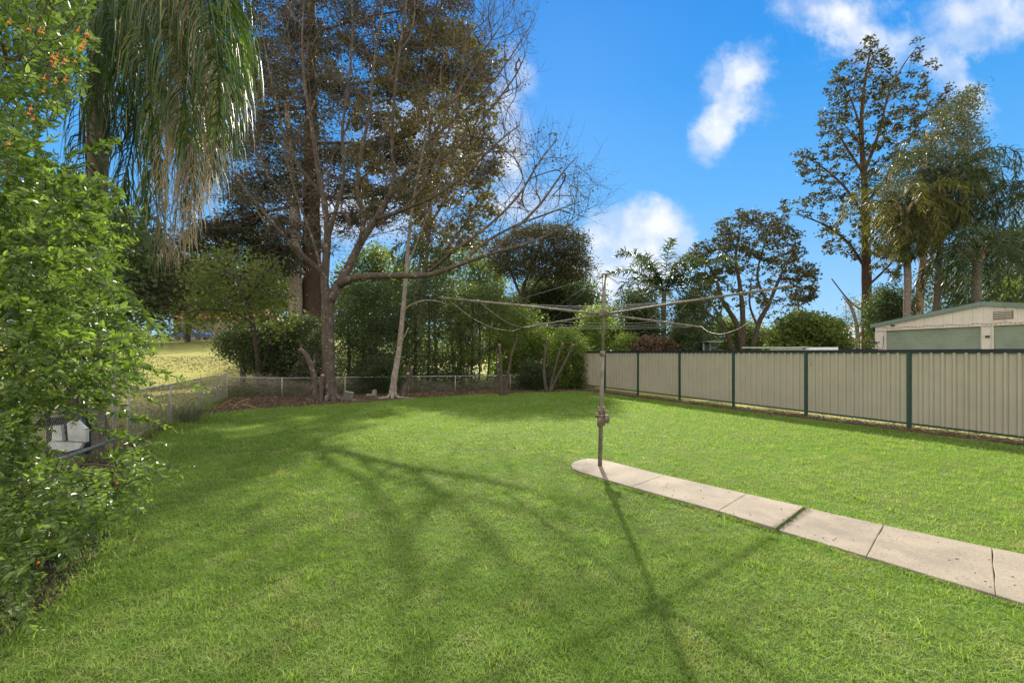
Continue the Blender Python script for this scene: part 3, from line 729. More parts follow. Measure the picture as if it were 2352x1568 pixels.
for (u0, z0, u1, z1) in ((-.14, EV - .03, WH / 2, PK), (WH + .14, EV - .03, WH / 2, PK)):
    a = S(u0, z0, .10); b = S(u1, z1, .10); c = b + sback * 9.6; d_ = a + sback * 9.6; up = np.array([0, 0, .05])
    mb.add([a, b, c, d_, a + up, b + up, c + up, d_ + up], q=[[0, 1, 2, 3], [4, 5, 6, 7], [0, 1, 5, 4], [1, 2, 6, 5], [2, 3, 7, 6], [3, 0, 4, 7]])
    mb.bar(a + [0, 0, -.04] , b + [0, 0, -.04], .03, .15)
mb.build('roof', M['shedroof'], sh)
mb = MB(); mb.bar(S(3.75 + .3, 3.25, .03), S(3.75 + .85, 3.25, .03), .02, .30)
vt = mb.build('gable_vent', M['rust'], sh)
for k in range(4):
    z = 3.15 + k * .067; mb = MB(); mb.bar(S(4.08, z, .055), S(4.57, z, .055), .05, .022); mb.build('louvre', M['cream'], vt)
mb = MB(); mb.bar(S(3.82, 2.45, .035), S(3.95, 2.45, .035), .03, .08); mb.build('lock_box', M['black'], sh)
mb = MB(); mb.bar(S(-.15, 2.35, .1), S(.12, 2.33, .1), .07, .07); mb.bar(S(.1, 2.33, .06), S(.2, 2.35, .0), .03, .03); mb.build('flood_light', M['black'], sh)
mb = MB(); tube(mb, [S(.05, 2.3, .02), S(.14, 2.08, .02), S(.26, 2.04, .02), S(.33, 2.15, .02), S(.35, 2.62, .02)], .008, 5, sub=4); mb.build('cable', M['black'], sh)
mb = MB(); mb.bar(S(.68, 3.08, .07), S(.80, 3.08, .07), .07, .07); mb.build('camera_eye', M['black'], sh)
sl_ = thing('string_lights', 'thin string of small bulbs hung along the front of the cream garage', 'string lights', S(.4, 2.98, .06))
ptsl = []
for k in range(9):
    for j in range(6):
        u = .4 + (k + j / 6) * .8; ptsl.append(S(u, 3.0 + .02 * math.sin(k) - .05 * math.sin(math.pi * j / 6), .06))
ptsl = [q for i, q in enumerate(ptsl) if i < 53]
mb = MB(); tube(mb, ptsl, .006, 4); mb.build('cord', M['bulb'], sl_)
for q in ptsl[::1]:
    mb = MB(); tube(mb, [q, q + [0, 0, -.03], q + [0, 0, -.045]], [.010, .014, .004], 6); mb.build('bulb', M['bulb'], sl_)

# ------------------------------------------------------------------ neighbours' structures beyond the right fence
pr = thing('patio_roof', 'long low pale blue-grey patio roof edge just above the fence, left of the garage', 'roof', P(1770, 802, 19) * [1, 1, 0])
a, b = P(1770, 800, 20.5), P(1925, 799.5, 18.8)
mb = MB(); mb.bar(a + [0, 0, -.02], b + [0, 0, -.02], .05, .13); mb.bar(a + np.array([0, 1.6, .05]), b + np.array([0, 1.6, .05]), 3.1, .03); mb.build('roof_sheet', M['whiteroof'], pr)
for f in (.12, .5, .9):
    q = a * (1 - f) + b * f; q = q + [0, .3, 0]; mb = MB(); tube(mb, [[q[0], q[1], 0], [q[0], q[1], q[2] - .1]], .04, 8); mb.build('post', M['green'], pr)
mb = MB()
for f in (.1, .2, .32, .44, .56, .68, .8):
    q = a * (1 - f) + b * f; mb.box(q + [0, -.04, -.12], (.05, .03, .06))
mb.build('bracket', M['white'], pr)
mb = MB(); q = a * .52 + b * .48; mb.box(q + [0, -.09, .05], (.22, .07, .07)); mb.box(q + [.05, -.1, .0], (.10, .1, .06)); mb.build('flood_light', M['black'], pr)
le = thing('dark_lean_to', 'dark corrugated lean-to roof edge between patio roof and garage', 'roof', P(1965, 802, 21) * [1, 1, 0])
a, b = P(1925, 803, 21.5), P(2010, 803, 20.6); mb = MB()
for k in range(20):
    q = a * (1 - k / 19) + b * (k / 19); mb.box(q + [0, 1.0, .02 * (k % 2)], (.11, 2.2, .05))
mb.build('roof_sheet', M['navy'], le)
for q in (a, b): mb = MB(); mb.box([q[0], q[1] + 1, q[2] / 2 - .05], (.08, .08, q[2] - .1)); mb.build('post', M['timber'], le)
cb_ = thing('framed_cabin', 'dark open window box with pale green frame rising behind the fence', 'cabin', P(1632, 802, 24) * [1, 1, 0])
a = P(1617, 786, 24); bq = P(1652, 806, 24)
wx = bq[0] - a[0]
mb = MB(); mb.box([(a[0] + bq[0]) / 2, 24.8, a[2] / 2 - .05], (wx - .1, 1.3, a[2] - .1)); mb.build('body', M['navy'], cb_)
mb = MB(); f = M['shedroof']
for xx in (a[0] + .02, a[0] + wx * .45, ): mb.box([xx, 24.12, a[2] / 2], (.07, .08, a[2]))
mb.box([(a[0] + bq[0]) / 2, 24.4, a[2] + .03], (wx + .06, 1.7, .05)); mb.box([a[0] + wx * .66, 24.12, a[2] - .28], (wx * .4, .05, .04)); mb.build('frame', f, cb_)
hw = thing('white_house', 'small pale house roof and wall far behind the leaning bare stem', 'house', P(1990, 812, 62) * [1, 1, 0])
a = P(1955, 790, 62); b = P(2022, 790, 62)
mb = MB(); mb.box([(a[0] + b[0]) / 2, 64, 2.0], (b[0] - a[0], 4, 4.0)); mb.build('wall', M['white'], hw)
mb = MB(); mb.add([[a[0] - .4, 61.7, 4.0], [b[0] + .4, 61.7, 4.0], [b[0] - 1, 64, 6.2], [a[0] + 1, 64, 6.2], [a[0] - .4, 66.3, 4.0], [b[0] + .4, 66.3, 4.0]], q=[[0, 1, 2, 3], [3, 2, 5, 4]], t=[[1, 5, 2], [0, 3, 4]]); mb.build('roof', M['whiteroof'], hw)
mb = MB(); mb.bar([a[0] - .4, 61.68, 3.95], [b[0] + .4, 61.68, 3.95], .05, .2); mb.build('gutter', M['redroof'], hw)
gr = thing('grey_roofed_house', 'low house with pale grey corrugated roof seen just above the fence behind the clothesline pole', 'house', P(1420, 812, 40) * [1, 1, 0])
a = P(1330, 803, 40); b = P(1475, 803, 40)
mb = MB(); mb.box([(a[0] + b[0]) / 2, 42.5, 1.1], (b[0] - a[0], 4.6, 2.2)); mb.build('wall', M['timber'], gr)
mb = MB(); nn_ = 40
for k in range(nn_):
    x0 = a[0] - .3 + (b[0] - a[0] + .6) * k / nn_; x1 = x0 + (b[0] - a[0] + .6) / nn_ - .02
    mb.add([[x0, 40, 2.22 + .03 * (k % 2)], [x1, 40, 2.22 + .03 * (k % 2)], [x1, 45, 3.0 + .03 * (k % 2)], [x0, 45, 3.0 + .03 * (k % 2)]], q=[[0, 1, 2, 3]])
mb.bar([a[0] - .3, 39.97, 2.15], [b[0] + .3, 39.97, 2.15], .05, .16); mb.build('roof', M['whiteroof'], gr)
# far left: red roofed house and blue car at the top of the park
zt_ = float(terrain(-40, 84))
rh = thing('red_roofed_house', 'low house with red roof far across the park on the left', 'house', (-54, 84, zt_))
mb = MB(); mb.box([-54, 87, zt_ + 2.4], (17, 6, 4.8)); mb.build('wall', M['timber'], rh)
mb = MB(); mb.add([[-63, 83.5, zt_ + 4.7], [-45, 83.5, zt_ + 4.7], [-47, 87, zt_ + 7], [-61, 87, zt_ + 7], [-63, 90.5, zt_ + 4.7], [-45, 90.5, zt_ + 4.7]], q=[[0, 1, 2, 3], [3, 2, 5, 4]], t=[[1, 5, 2], [0, 3, 4]]); mb.build('roof', M['redroof'], rh)
for x in (-60, -56, -50): mb = MB(); mb.box([x, 83.98, zt_ + 2.8], (1.6, .05, 1.3)); mb.build('window', M['glass'], rh)
car = np.array([-44.0, 62.5, float(terrain(-44, 62.5))])
ca = thing('parked_car', 'blue car parked at the top of the park, glimpsed under the low branches', 'car', car)
def prism_y(mb, prof, y0, y1, c):
    n = len(prof); V = [[c[0] + x, c[1] + y0, c[2] + z] for x, z in prof] + [[c[0] + x, c[1] + y1, c[2] + z] for x, z in prof]
    mb.add(V, poly=[list(range(n)), list(range(n, 2 * n))[::-1]] + [[i, n + i, n + (i + 1) % n, (i + 1) % n] for i in range(n)])
mb = MB(); prism_y(mb, [(-2.2, .35), (2.2, .35), (2.25, .75), (1.9, .95), (1.1, 1.0), (-1.6, 1.02), (-2.2, .9)], -.85, .85, car); prism_y(mb, [(-1.5, 1.0), (1.0, 1.0), (.4, 1.44), (-1.0, 1.46)], -.72, .72, car); mb.build('body', M['blue'], ca)
mb = MB(); prism_y(mb, [(-1.25, 1.05), (.75, 1.05), (.35, 1.36), (-.95, 1.38)], -.74, .74, car); mb.build('window', M['glass'], ca)
for x in (-1.35, 1.4):
    for y in (-.86, .66):
        mb = MB(); tube(mb, [car + [x, y, .33], car + [x, y + .2, .33]], .33, 16); mb.build('wheel', M['black'], ca)

# ------------------------------------------------------------------ small things in the yard
bl = thing('breeze_block', 'pale concrete breeze block with square holes leaning at the foot of the big bare tree', 'concrete block', P(800, 915, 17.6))
def axr(rx, rz):
    return np.array((Matrix.Rotation(rz, 3, 'Z') @ Matrix.Rotation(rx, 3, 'X') @ Matrix.Rotation(.22, 3, 'Y')).transposed())
A_ = axr(.35, .2); c0 = P(800, 913, 17.6); c0[2] = .16
mb = MB(); s = .34; th = .04
for k in range(4):
    o = -s / 2 + th / 2 + k * (s - th) / 3
    mb.box(c0 + np.array([o, 0, 0]) @ A_, (th, .1, s), ax=A_)
    for j in range(3):
        oc = -s / 2 + th + ((s - th) / 3 - th) / 2 + j * (s - th) / 3
        mb.box(c0 + np.array([oc, 0, o]) @ A_, ((s - th) / 3 - th, .096, th), ax=A_)
mb.build('block_shell', M['block'], bl)
pb = P(860, 909, 19); mb = MB(); mb.box([pb[0], pb[1], .13], (.16, .15, .28)); mb.box([pb[0] - .2, pb[1], .06], (.24, .14, .12)); mb.box([pb[0] + .02, pb[1], .285], (.09, .09, .03))
tag(mb.build('broken_block', M['block']), 'dull grey broken block lying in the dirt between the two bare trunks', 'concrete block')

wb = thing('dumped_white_casing', 'white sheet casing in two pieces with a dark gap, dumped behind the near wire fence', 'metal casing', (-6.35, 6.3, 0))
def PF(x, y, z=None, Y=6.35):
    return P(x, y, Y)
def panel(mb, pts, th=.03):
    pts = np.array(pts); n = np.cross(pts[1] - pts[0], pts[2] - pts[0]); n /= np.linalg.norm(n)
    if n[1] > 0: n = -n
    k = len(pts); mb.add(np.vstack([pts, pts - n * th]), poly=[list(range(k)), list(range(k, 2 * k))[::-1]] + [[i, k + i, k + (i + 1) % k, (i + 1) % k] for i in range(k)])
mb = MB(); panel(mb, [PF(122, 978), PF(139, 976), PF(143, 1012), PF(118, 1012)], .05); mb.build('left_panel', M['white'], wb)
mb = MB(); panel(mb, [PF(153, 972), PF(172, 962), PF(197, 985), PF(197, 1015), PF(157, 1012)], .05); mb.build('right_panel', M['white'], wb)
mb = MB(); panel(mb, [PF(112, 1014), PF(190, 1016), PF(182, 1030), PF(150, 1038), PF(105, 1026)], .05); mb.build('lower_panel', M['white'], wb)
mb = MB(); panel(mb, [P(108, 950, 6.75), P(168, 950, 6.75), P(165, 1050, 6.75), P(104, 1060, 6.75)], .3); mb.build('inner_core', M['black'], wb)
# heap of black bags: lumpy surfaces
def lump(mb, c, r, rng, n=14, m=10, amp=.18):
    th = np.linspace(0, math.pi, m); ph = np.arange(n) / n * 2 * math.pi; V = []
    kx = rng.normal(size=(5, 3)) * 3; ks = rng.random(5) * 6
    for a in th:
        for b in ph:
            d = np.array([math.sin(a) * math.cos(b), math.sin(a) * math.sin(b), math.cos(a)])
            w = 1 + amp * sum(math.sin(d @ kx[i] + ks[i]) for i in range(5)) / 2.2
            V.append(np.asarray(c) + d * w * np.asarray(r))
    Q = [[i * n + j, i * n + (j + 1) % n, (i + 1) * n + (j + 1) % n, (i + 1) * n + j] for i in range(m - 1) for j in range(n)]
    mb.add(V, q=Q)
r7 = np.random.default_rng(8)
bb = thing('black_bag_heap', 'crumpled glossy black plastic sheet bundled on top of the white casing', 'plastic sheet', (-6.4, 6.6, .6))
mb = MB(); lump(mb, P(118, 962, 6.62), (.16, .14, .09), r7, 20, 14, .25); lump(mb, P(152, 958, 6.6), (.19, .14, .11), r7, 20, 14, .25); lump(mb, P(176, 968, 6.6), (.10, .10, .12), r7, 18, 12, .25); lump(mb, P(140, 975, 6.58), (.2, .1, .05), r7, 18, 12, .2)
mb.build('crumpled_sheet', M['black'], bb, True)
# fallen twigs on the left lawn edge
for i, (pts, r, lab) in enumerate((([(502, 943), (512, 932), (530, 922)], .018, 'short orange-brown fallen stick propped at the lawn edge, left one'),
                                   ([(534, 943), (542, 932), (560, 922), (574, 918)], .022, 'bent orange-brown fallen branch at the left lawn edge, right one'),
                                   ([(556, 920), (580, 927), (598, 934)], .018, 'thin reddish twig lying down to the right of the bent branch'),
                                   ([(524, 930), (545, 938), (556, 946)], .010, 'finest pale twig crossing low between the two fallen sticks'))):
    base = [P(x, y, 14.3 - .1 * i) for x, y in pts]; mn = min(q[2] for q in base)
    for q in base: q[2] = q[2] - mn + .02
    mb = MB(); tube(mb, base, np.linspace(r, r * .5, len(base)), 6, sub=3)
    tag(mb.build('fallen_branch', M['cut'], None, True), lab, 'branch', 'fallen branches at the lawn edge')

# ------------------------------------------------------------------ trees
LEAFMUL = 1.6
class Skel:
    """grows branches by hanging every new point on the best placed node it finds"""
    def __init__(s, cap=9000):
        s.p = np.zeros((cap, 3)); s.d = np.zeros((cap, 3)); s.par = np.full(cap, -1); s.cnt = np.zeros(cap); s.own = np.zeros(cap, bool); s.fr = np.zeros(cap); s.n = 0; s.leafy = []
    def add(s, p, d, par, fr=0.0):
        i = s.n; s.p[i] = p; s.d[i] = d; s.par[i] = par; s.fr[i] = fr; s.n += 1; return i
    def seed(s, pts, r, sub=5):
        p, rr = smooth_line(pts, np.broadcast_to(np.asarray(r, float), (len(pts),)), sub); last = -1; ids = []
        for i in range(len(p)):
            d = p[min(i + 1, len(p) - 1)] - p[max(i - 1, 0)]; last = s.add(p[i], d / np.linalg.norm(d), -1, rr[i]); ids.append(last)
        return p, rr
    def grow(s, pts, rng, ang=.7, start=0, jit=.05, up=0.0, skipfrac=0.0):
        n0 = s.n; first = int(n0 * start)
        D = np.array([np.min(np.linalg.norm(s.p[:n0] - q, axis=1)) for q in pts]); order = np.argsort(D)
        for k in order:
            q = pts[k]; v = q - s.p[first:s.n]; L = np.linalg.norm(v, axis=1) + 1e-6
            c = (v * s.d[first:s.n]).sum(1) / L
            cost = L * (1 + ang * (1 - c)) + up * np.maximum(0, s.p[first:s.n, 2] - q[2]) + .3 * s.fr[first:s.n] * 0
            j = first + int(np.argmin(cost)); l = L[j - first]
            if l < .04: continue
            a = s.p[j]; ctl = a + s.d[j] * l * .42 + rng.normal(size=3) * l * jit
            m = 3 if l > .5 else 1; last = j
            for i in range(1, m + 1):
                t = i / m; b = (1 - t) ** 2 * a + 2 * t * (1 - t) * ctl + t * t * q
                dd = 2 * (1 - t) * (ctl - a) + 2 * t * (q - ctl); last = s.add(b, dd / (np.linalg.norm(dd) + 1e-9), last)
            s.cnt[last] += 1; s.own[last] = True; s.leafy.append(last)
        for i in range(s.n - 1, n0 - 1, -1):
            if s.par[i] >= 0: s.cnt[s.par[i]] += s.cnt[i]
    def mesh(s, mb, rt, n0, k=4, expo=.46, rmax=9):
        ids = np.arange(n0, s.n); par = s.par[ids]; ok = par >= 0; ids = ids[ok]; par = par[ok]
        r1 = rt * np.maximum(s.cnt[ids], 1) ** expo
        r0 = np.where(par >= n0, rt * np.maximum(s.cnt[par], 1) ** expo, np.minimum(r1 * 1.25, np.maximum(s.fr[par], r1)))
        r0 = np.minimum(np.minimum(r0, r1 * 1.5), rmax); r1 = np.minimum(r1, rmax)
        a = s.p[par]; b = s.p[ids]; L = np.linalg.norm(b - a, axis=1)[:, None]
        m = (a + b) / 2 + (s.d[par] - s.d[ids]) * L * .11
        Pn = np.stack([a, m, b], 1); R = np.stack([r0, (r0 + r1) / 2, r1], 1)
        big = r1 > rt * 3
        if big.any(): tubes(mb, Pn[big], R[big], 7, cap=False)
        if (~big).any(): tubes(mb, Pn[~big], R[~big], k, cap=False)

def crownpts(poly, n, Y, thick, rng, shell=0.0):
    xy = sample(poly, n, rng); y = Y + rng.uniform(-1, 1, n) * thick
    # keep the silhouette: points farther out in depth are scaled towards the crown centre line
    return np.stack([(xy[:, 0] - CX) / FPX * y, y, H0 - (xy[:, 1] - HY) / FPX * y], 1)
def foliage(mb, ctr, per, rc, L, W, rng, droop=0.0, flat=.7, outward=None, tonevar=.35, hexa=False):
    n = len(ctr) * per; c = np.repeat(ctr, per, axis=0)
    o = rng.normal(size=(n, 3)) * rc; o[:, 2] *= flat; c = c + o
    ax = rng.normal(size=(n, 3)); ax[:, 2] = ax[:, 2] * .6 - droop
    clt = np.repeat(rng.random(len(ctr)), per); tone = np.clip(tonevar * clt + (1 - tonevar) * rng.random(n), 0, 1)
    leaves(mb, c, ax, L * rng.uniform(.6, 1.3, n), W * rng.uniform(.7, 1.2, n), tone, rng=rng, hexa=hexa)

def tree(name, label, cat, Y, trunks, crown, n, per, rc, leaf, mat, barkmat, seed=1, thick=2.0, rt=.008, ang=.7, jit=.05, droop=0., group=None, flat=.7, start=.25, up=.0, tonevar=.35, extra=None, k=4, foot=None, rmax=9, band=0):
    rng = np.random.default_rng(seed); sk = Skel(30000)
    w0 = trunks[0][0]; base = P(w0[0], w0[1], Y + (w0[2] if len(w0) > 2 else 0)); gz = float(terrain(base[0], base[1]))
    t = thing(name, label, cat, (base[0], base[1], gz), group)
    tm = MB()
    for tr in trunks:
        pts = []; rr = []
        for q in tr:
            dy = q[3] if len(q) > 3 else 0; pts.append(P(q[0], q[1], Y + dy)); rr.append(q[2])
        pts = np.array(pts)
        if tr[0][1] >= 800: pts[0][2] = min(pts[0][2], float(terrain(pts[0][0], pts[0][1]))) - .1
        if len(pts) == 2: pts = np.array([pts[0], (pts[0] + pts[1]) / 2, pts[1]]); rr = [rr[0], (rr[0] + rr[1]) / 2, rr[1]]
        p, r = sk.seed(pts, rr)
        r = r * (1 + .05 * np.sin(np.arange(len(r)) * 1.7 + seed))
        tubes(tm, p[None], r[None], 12, cap=True)
    n0 = sk.n; 
    def banded(c, m, yy, th):
        if not band: return crownpts(c, m, yy, th, rng)
        q = crownpts(c, m * 3, yy, th, rng); px = CX + q[:, 0] / q[:, 1] * FPX; py = HY - (q[:, 2] - H0) / q[:, 1] * FPX
        ph = rng.random(4) * 6; k_ = np.sin(py / band * 6.283 + 1.8 * np.sin(py / 61. + ph[0]) + 1.6 * np.sin(px / 83. + ph[1]) + 1.3 * np.sin(px / 47. + py / 90. + ph[2]) + abs(px - 715) * .008) > .1
        k_ |= rng.random(len(k_)) < .30; return q[k_][:m]
    pts = np.concatenate([banded(c, int(n * f), Y + dy, th) for c, f, dy, th in [(c if isinstance(c, tuple) else (c, 1.0, 0, thick)) for c in crown]])
    if start: 
        pass
    sk.grow(pts, rng, ang, 0, jit, up)
    sk.mesh(tm, rt, n0, k, rmax=rmax)
    if extra: extra(sk, tm, rng, n0)
    tr_ = tm.build('trunk', barkmat, t, True)
    if per:
        fm = MB(); ids = np.array(sk.leafy); foliage(fm, sk.p[ids], int(per * LEAFMUL), rc, leaf[0] * 1.25, leaf[1] * 1.35, rng, droop, flat, tonevar=tonevar)
        fm.build('crown', mat, t)
    return t, sk

# --- big bare tree ---------------------------------------------------
def twigs(num, lmin, lmax, r, upb=.35, spread=.55):
    def f(sk, tm, rng, n0):
        ids = np.repeat(np.array(sk.leafy), num); N = len(ids); d = sk.d[ids] + rng.normal(size=(N, 3)) * spread; d[:, 2] += upb * rng.random(N); d = norm(d)
        L = rng.uniform(lmin, lmax, N)[:, None]; a = sk.p[ids]; b1 = a + d * L * .35; d2 = norm(d + rng.normal(size=(N, 3)) * .3 + [0, 0, .12]); b2 = b1 + d2 * L * .35
        d3 = norm(d2 + rng.normal(size=(N, 3)) * .3 + [0, 0, .12]); b3 = b2 + d3 * L * .3
        tubes(tm, np.stack([a, b1, b2, b3], 1), np.tile([r, r * .85, r * .65, r * .3], (N, 1)), 3, cap=False)
        # side twiglets
        m = N; j = rng.integers(0, N, m); s = b1[j] * (1 - .5) + b2[j] * .5; dd = norm(d2[j] + rng.normal(size=(m, 3)) * .8); l = L[j] * .35
        tubes(tm, np.stack([s, s + dd * l * .5, s + norm(dd + rng.normal(size=(m, 3)) * .3) * l], 1), np.tile([r * .7, r * .6, r * .3], (m, 1)), 3, cap=False)
    return f
bare_trunks = [
    [(760, 925, .36), (757, 905, .27), (755, 860, .235), (754, 780, .225), (753, 700, .23), (757, 672, .22)],
    [(753, 700, .17), (746, 650, .15, -.1), (750, 580, .14, -.2), (752, 520, .12, -.3), (742, 450, .10, -.3), (728, 370, .085, -.2), (715, 280, .07, 0), (700, 190, .055, .2), (694, 90, .04, .4), (700, -20, .03, .5)],
    [(757, 690, .20), (780, 652, .175, .1), (802, 612, .16, .3), (826, 562, .14, .4), (862, 505, .12, .6), (893, 455, .105, .8), (938, 390, .09, 1.0), (985, 325, .07, 1.3), (1040, 235, .05, 1.5), (1090, 150, .04, 1.6), (1150, 60, .025, 1.6)],
    [(782, 652, .16), (808, 640, .13, -.3), (850, 634, .12, -.6), (920, 633, .105, -1), (990, 630, .09, -1.4), (1060, 606, .075, -1.7), (1130, 582, .06, -2), (1220, 556, .045, -2.2), (1290, 525, .022, -2.4), (1330, 502, .010, -2.5)],
    [(745, 640, .11), (738, 625, .10, -.2), (700, 590, .085, -.6), (668, 558, .075, -1.0), (635, 522, .06, -1.4), (600, 480, .05, -1.7), (560, 430, .035, -2), (530, 380, .025, -2)],
    [(893, 455, .085), (905, 400, .075, .3), (900, 330, .065, -.1), (905, 240, .055, -.3), (915, 140, .045, -.4), (930, 30, .035, -.4), (940, -40, .03, -.4)],
    [(985, 625, .075), (1050, 570, .06, -.8), (1120, 520, .05, -.5), (1190, 450, .042, -.2), (1240, 370, .035, 0), (1280, 320, .02, .2)],
    [(826, 562, .10), (835, 500, .085, -.4), (820, 430, .07, -.8), (830, 350, .06, -1), (850, 250, .05, -1.2), (860, 140, .04, -1.3), (880, 20, .03, -1.3)],
    [(750, 560, .09), (772, 480, .075, .5), (790, 400, .065, .9), (786, 300, .055, 1.2), (800, 200, .045, 1.4), (810, 80, .035, 1.5), (806, -20, .025, 1.5)],
    [(742, 450, .07), (700, 400, .06, -.5), (660, 340, .05, -.9), (640, 260, .04, -1.2), (620, 170, .03, -1.4), (600, 60, .02, -1.5)],
    [(938, 390, .07), (1000, 370, .06, .4), (1060, 330, .05, .2), (1120, 260, .04, 0), (1180, 180, .03, -.2), (1205, 130, .02, -.3)],
    [(862, 505, .08), (930, 480, .065, -.6), (1000, 450, .055, -1), (1070, 400, .045, -1.2), (1140, 330, .03, -1.4), (1190, 290, .02, -1.4)],
    [(1130, 582, .06, -2), (1180, 530, .05, -1.8), (1240, 470, .04, -1.6), (1290, 400, .028, -1.5), (1325, 360, .012, -1.4)],
    [(1060, 606, .06, -1.7), (1110, 560, .05, -1.5), (1180, 520, .04, -1.3), (1260, 490, .03, -1.2), (1340, 460, .012, -1.2)],
    [(985, 325, .06, 1.3), (1060, 260, .05, 1.1), (1130, 190, .035, 1), (1200, 90, .02, .9), (1228, 40, .01, .9)],
    [(930, 480, .05, -.6), (990, 400, .042, -.5), (1030, 300, .034, -.5), (1060, 180, .026, -.4), (1080, 60, .015, -.4)],
    [(700, 400, .045, -.5), (610, 380, .035, -.8), (560, 300, .025, -1), (545, 230, .012, -1)],
    [(740, 623, .07), (722, 560, .055, .7), (700, 500, .05, 1.3), (672, 420, .04, 1.7), (650, 330, .03, 2)],
]
bare_crown = [(540, 200), (580, 60), (620, -60), (900, -90), (1120, -70), (1232, 30), (1215, 110), (1190, 150), (1205, 200), (1180, 260), (1215, 330), (1270, 290), (1310, 350), (1345, 380), (1385, 440), (1380, 490), (1330, 525), (1240, 565), (1130, 590), (1000, 575), (900, 530), (820, 575), (760, 590), (700, 560), (610, 510), (550, 440), (525, 330)]
bare, bsk = tree('bare_tree', 'tall leafless tree with forked grey lichened trunk and wide fan of fine bare branches', 'tree', 17.2, bare_trunks, [bare_crown], 2300, 0, .1, (.1, .05), None, M['bark_grey'], 21, 2.9, .0058, 2.0, .03, extra=twigs(2, .5, 1.5, .0050, .6, .30), k=4)
# sparse leftover leaves
rg = np.random.default_rng(2); mb = MB(); ids = np.array(bsk.leafy)
ids = ids[(bsk.p[ids][:, 2] > 4) & (rg.random(len(ids)) < .15)]; foliage(mb, bsk.p[ids], 7, .28, .10, .07, rg); mb.build('remaining_leaves', M['leaf_brown'], bare)
# flared roots
mb = MB(); b0 = G(757, 921)
for a, L in ((.2, 1.5), (-.25, 2.6), (-.9, .7), (2.6, 1.9), (3.4, .8), (1.6, .8), (-1.6, .5)):
    d = np.array([math.cos(a), math.sin(a) * .8, 0]); pr_ = np.array([-d[1], d[0], 0])
    pts = [b0 + [0, .05, .38] + d * .12, b0 + [0, .05, .12] + d * .3, b0 + d * (.3 + L * .25) + [0, 0, .035], b0 + d * (.3 + L * .6) + pr_ * .08 * L + [0, 0, .02], b0 + d * (.3 + L) + pr_ * .03 + [0, 0, -.02]]
    tube(mb, pts, [.10, .11, .065, .04, .02], 8, sub=4)
mb.build('roots', M['bark_grey'], bare, True)

# --- slim tree -------------------------------------------------------
slim, ssk = tree('slim_tree', 'slim pale-barked tree with thin straight trunk right of the big bare tree', 'tree', 18.1,
    [[(897, 918, .22), (902, 900, .15), (907, 860, .125), (917, 800, .105), (925, 720, .095), (932, 640, .085), (938, 560, .07), (948, 470, .06), (965, 380, .045), (985, 280, .03), (1000, 200, .02)],
     [(923, 735, .04), (930, 712, .035, -.1), (948, 698, .03, -.3), (975, 690, .025, -.5), (1005, 692, .018, -.7), (1030, 700, .012, -.9)],
     [(918, 790, .03), (930, 770, .024, -.1), (938, 752, .02, -.1)],
     [(932, 640, .05), (945, 590, .04, .2), (972, 520, .035, .4), (1000, 450, .025, .5)]],
    [[(900, 560), (930, 400), (960, 220), (1040, 200), (1060, 330), (1050, 480), (990, 560)]], 160, 8, .3, (.10, .06), M['leaf_yellow'], M['bark_thin'], 4, 1.5, .006, .9, extra=twigs(2, .3, .8, .005))
mb = MB(); b0 = G(903, 916)
for a, L in ((3.0, .9), (-.1, 1.0), (-1.5, .4), (3.5, .6)):
    d = np.array([math.cos(a), math.sin(a) * .8, 0]); tube(mb, [b0 + [0, .03, .25] + d * .06, b0 + d * .2 + [0, 0, .07], b0 + d * (.2 + L * .5) + [0, 0, .03], b0 + d * (.2 + L) + [0, 0, -.02]], [.07, .06, .035, .015], 8, sub=4)
mb.build('roots', M['bark_thin'], slim, True)

# --- cut stumps ------------------------------------------------------
def stump(name, label, Y, lines, mat, group=None):
    b = P(lines[0][0][0], lines[0][0][1], Y); t = thing(name, label, 'tree stump', (b[0], b[1], 0), group); mb = MB(); caps = []
    for ln in lines:
        pts = np.array([P(q[0], q[1], Y + (q[3] if len(q) > 3 else 0)) for q in ln]); pts[0][2] = min(pts[0][2], 0) - .05 if ln[0][1] > 880 else pts[0][2]
        p, r = smooth_line(pts, [q[2] * (.68 if name == 'cut_shrub' else .9) for q in ln], 4); r = r * (1 + .06 * np.sin(np.arange(len(r)) * 2.1)); tubes(mb, p[None], r[None], 12)
        d = p[-1] - p[-2]; d /= np.linalg.norm(d); d = d + np.array([0, -.75, 0]); d /= np.linalg.norm(d); caps.append((p[-1], d, r[-1]))
    mb.build('trunk', mat, t, True)
    for c, d, r in caps:
        if r > .04:
            mb = MB(); tube(mb, [c - d * .035, c + d * .02, c + d * .026], [r * 1.0, r * .98, r * .8], 14); mb.build('cut_face', M['cut'], t)
    return t
stump('tree_stump', 'leaning pruned trunk with orange cut top and side spur, left of the big bare tree', 16.9, [[(733, 921, .17), (726, 890, .13), (718, 850, .115), (707, 820, .11), (690, 802, .085)], [(719, 850, .06), (722, 830, .04), (722, 812, .02)]], M['bark_grey'])
stump('tree_stump', 'short thin pruned trunk with round orange cut, pressed against the big bare trunk', 16.8, [[(737, 921, .10), (738, 890, .085), (740, 868, .075), (741, 862, .075)]], M['bark_grey'])
stump('tree_stump', 'short leaning forked pruned trunk with orange cut, right of the slim pale tree', 18.3, [[(922, 912, .15), (930, 890, .115), (940, 868, .10), (947, 843, .06)], [(934, 878, .08), (937, 866, .075, -.1), (937, 858, .07, -.15)]], M['bark_grey'])
stump('cut_shrub', 'pair of upright pruned dark stems with orange tops, near the middle of the back fence', 19.6, [[(1152, 906, .17), (1151, 870, .11), (1150, 830, .085), (1147, 792, .08)], [(1160, 906, .13), (1167, 860, .085), (1176, 810, .075), (1188, 776, .055)], [(1150, 890, .07), (1142, 840, .05), (1141, 800, .035)]], M['bark_dark'])
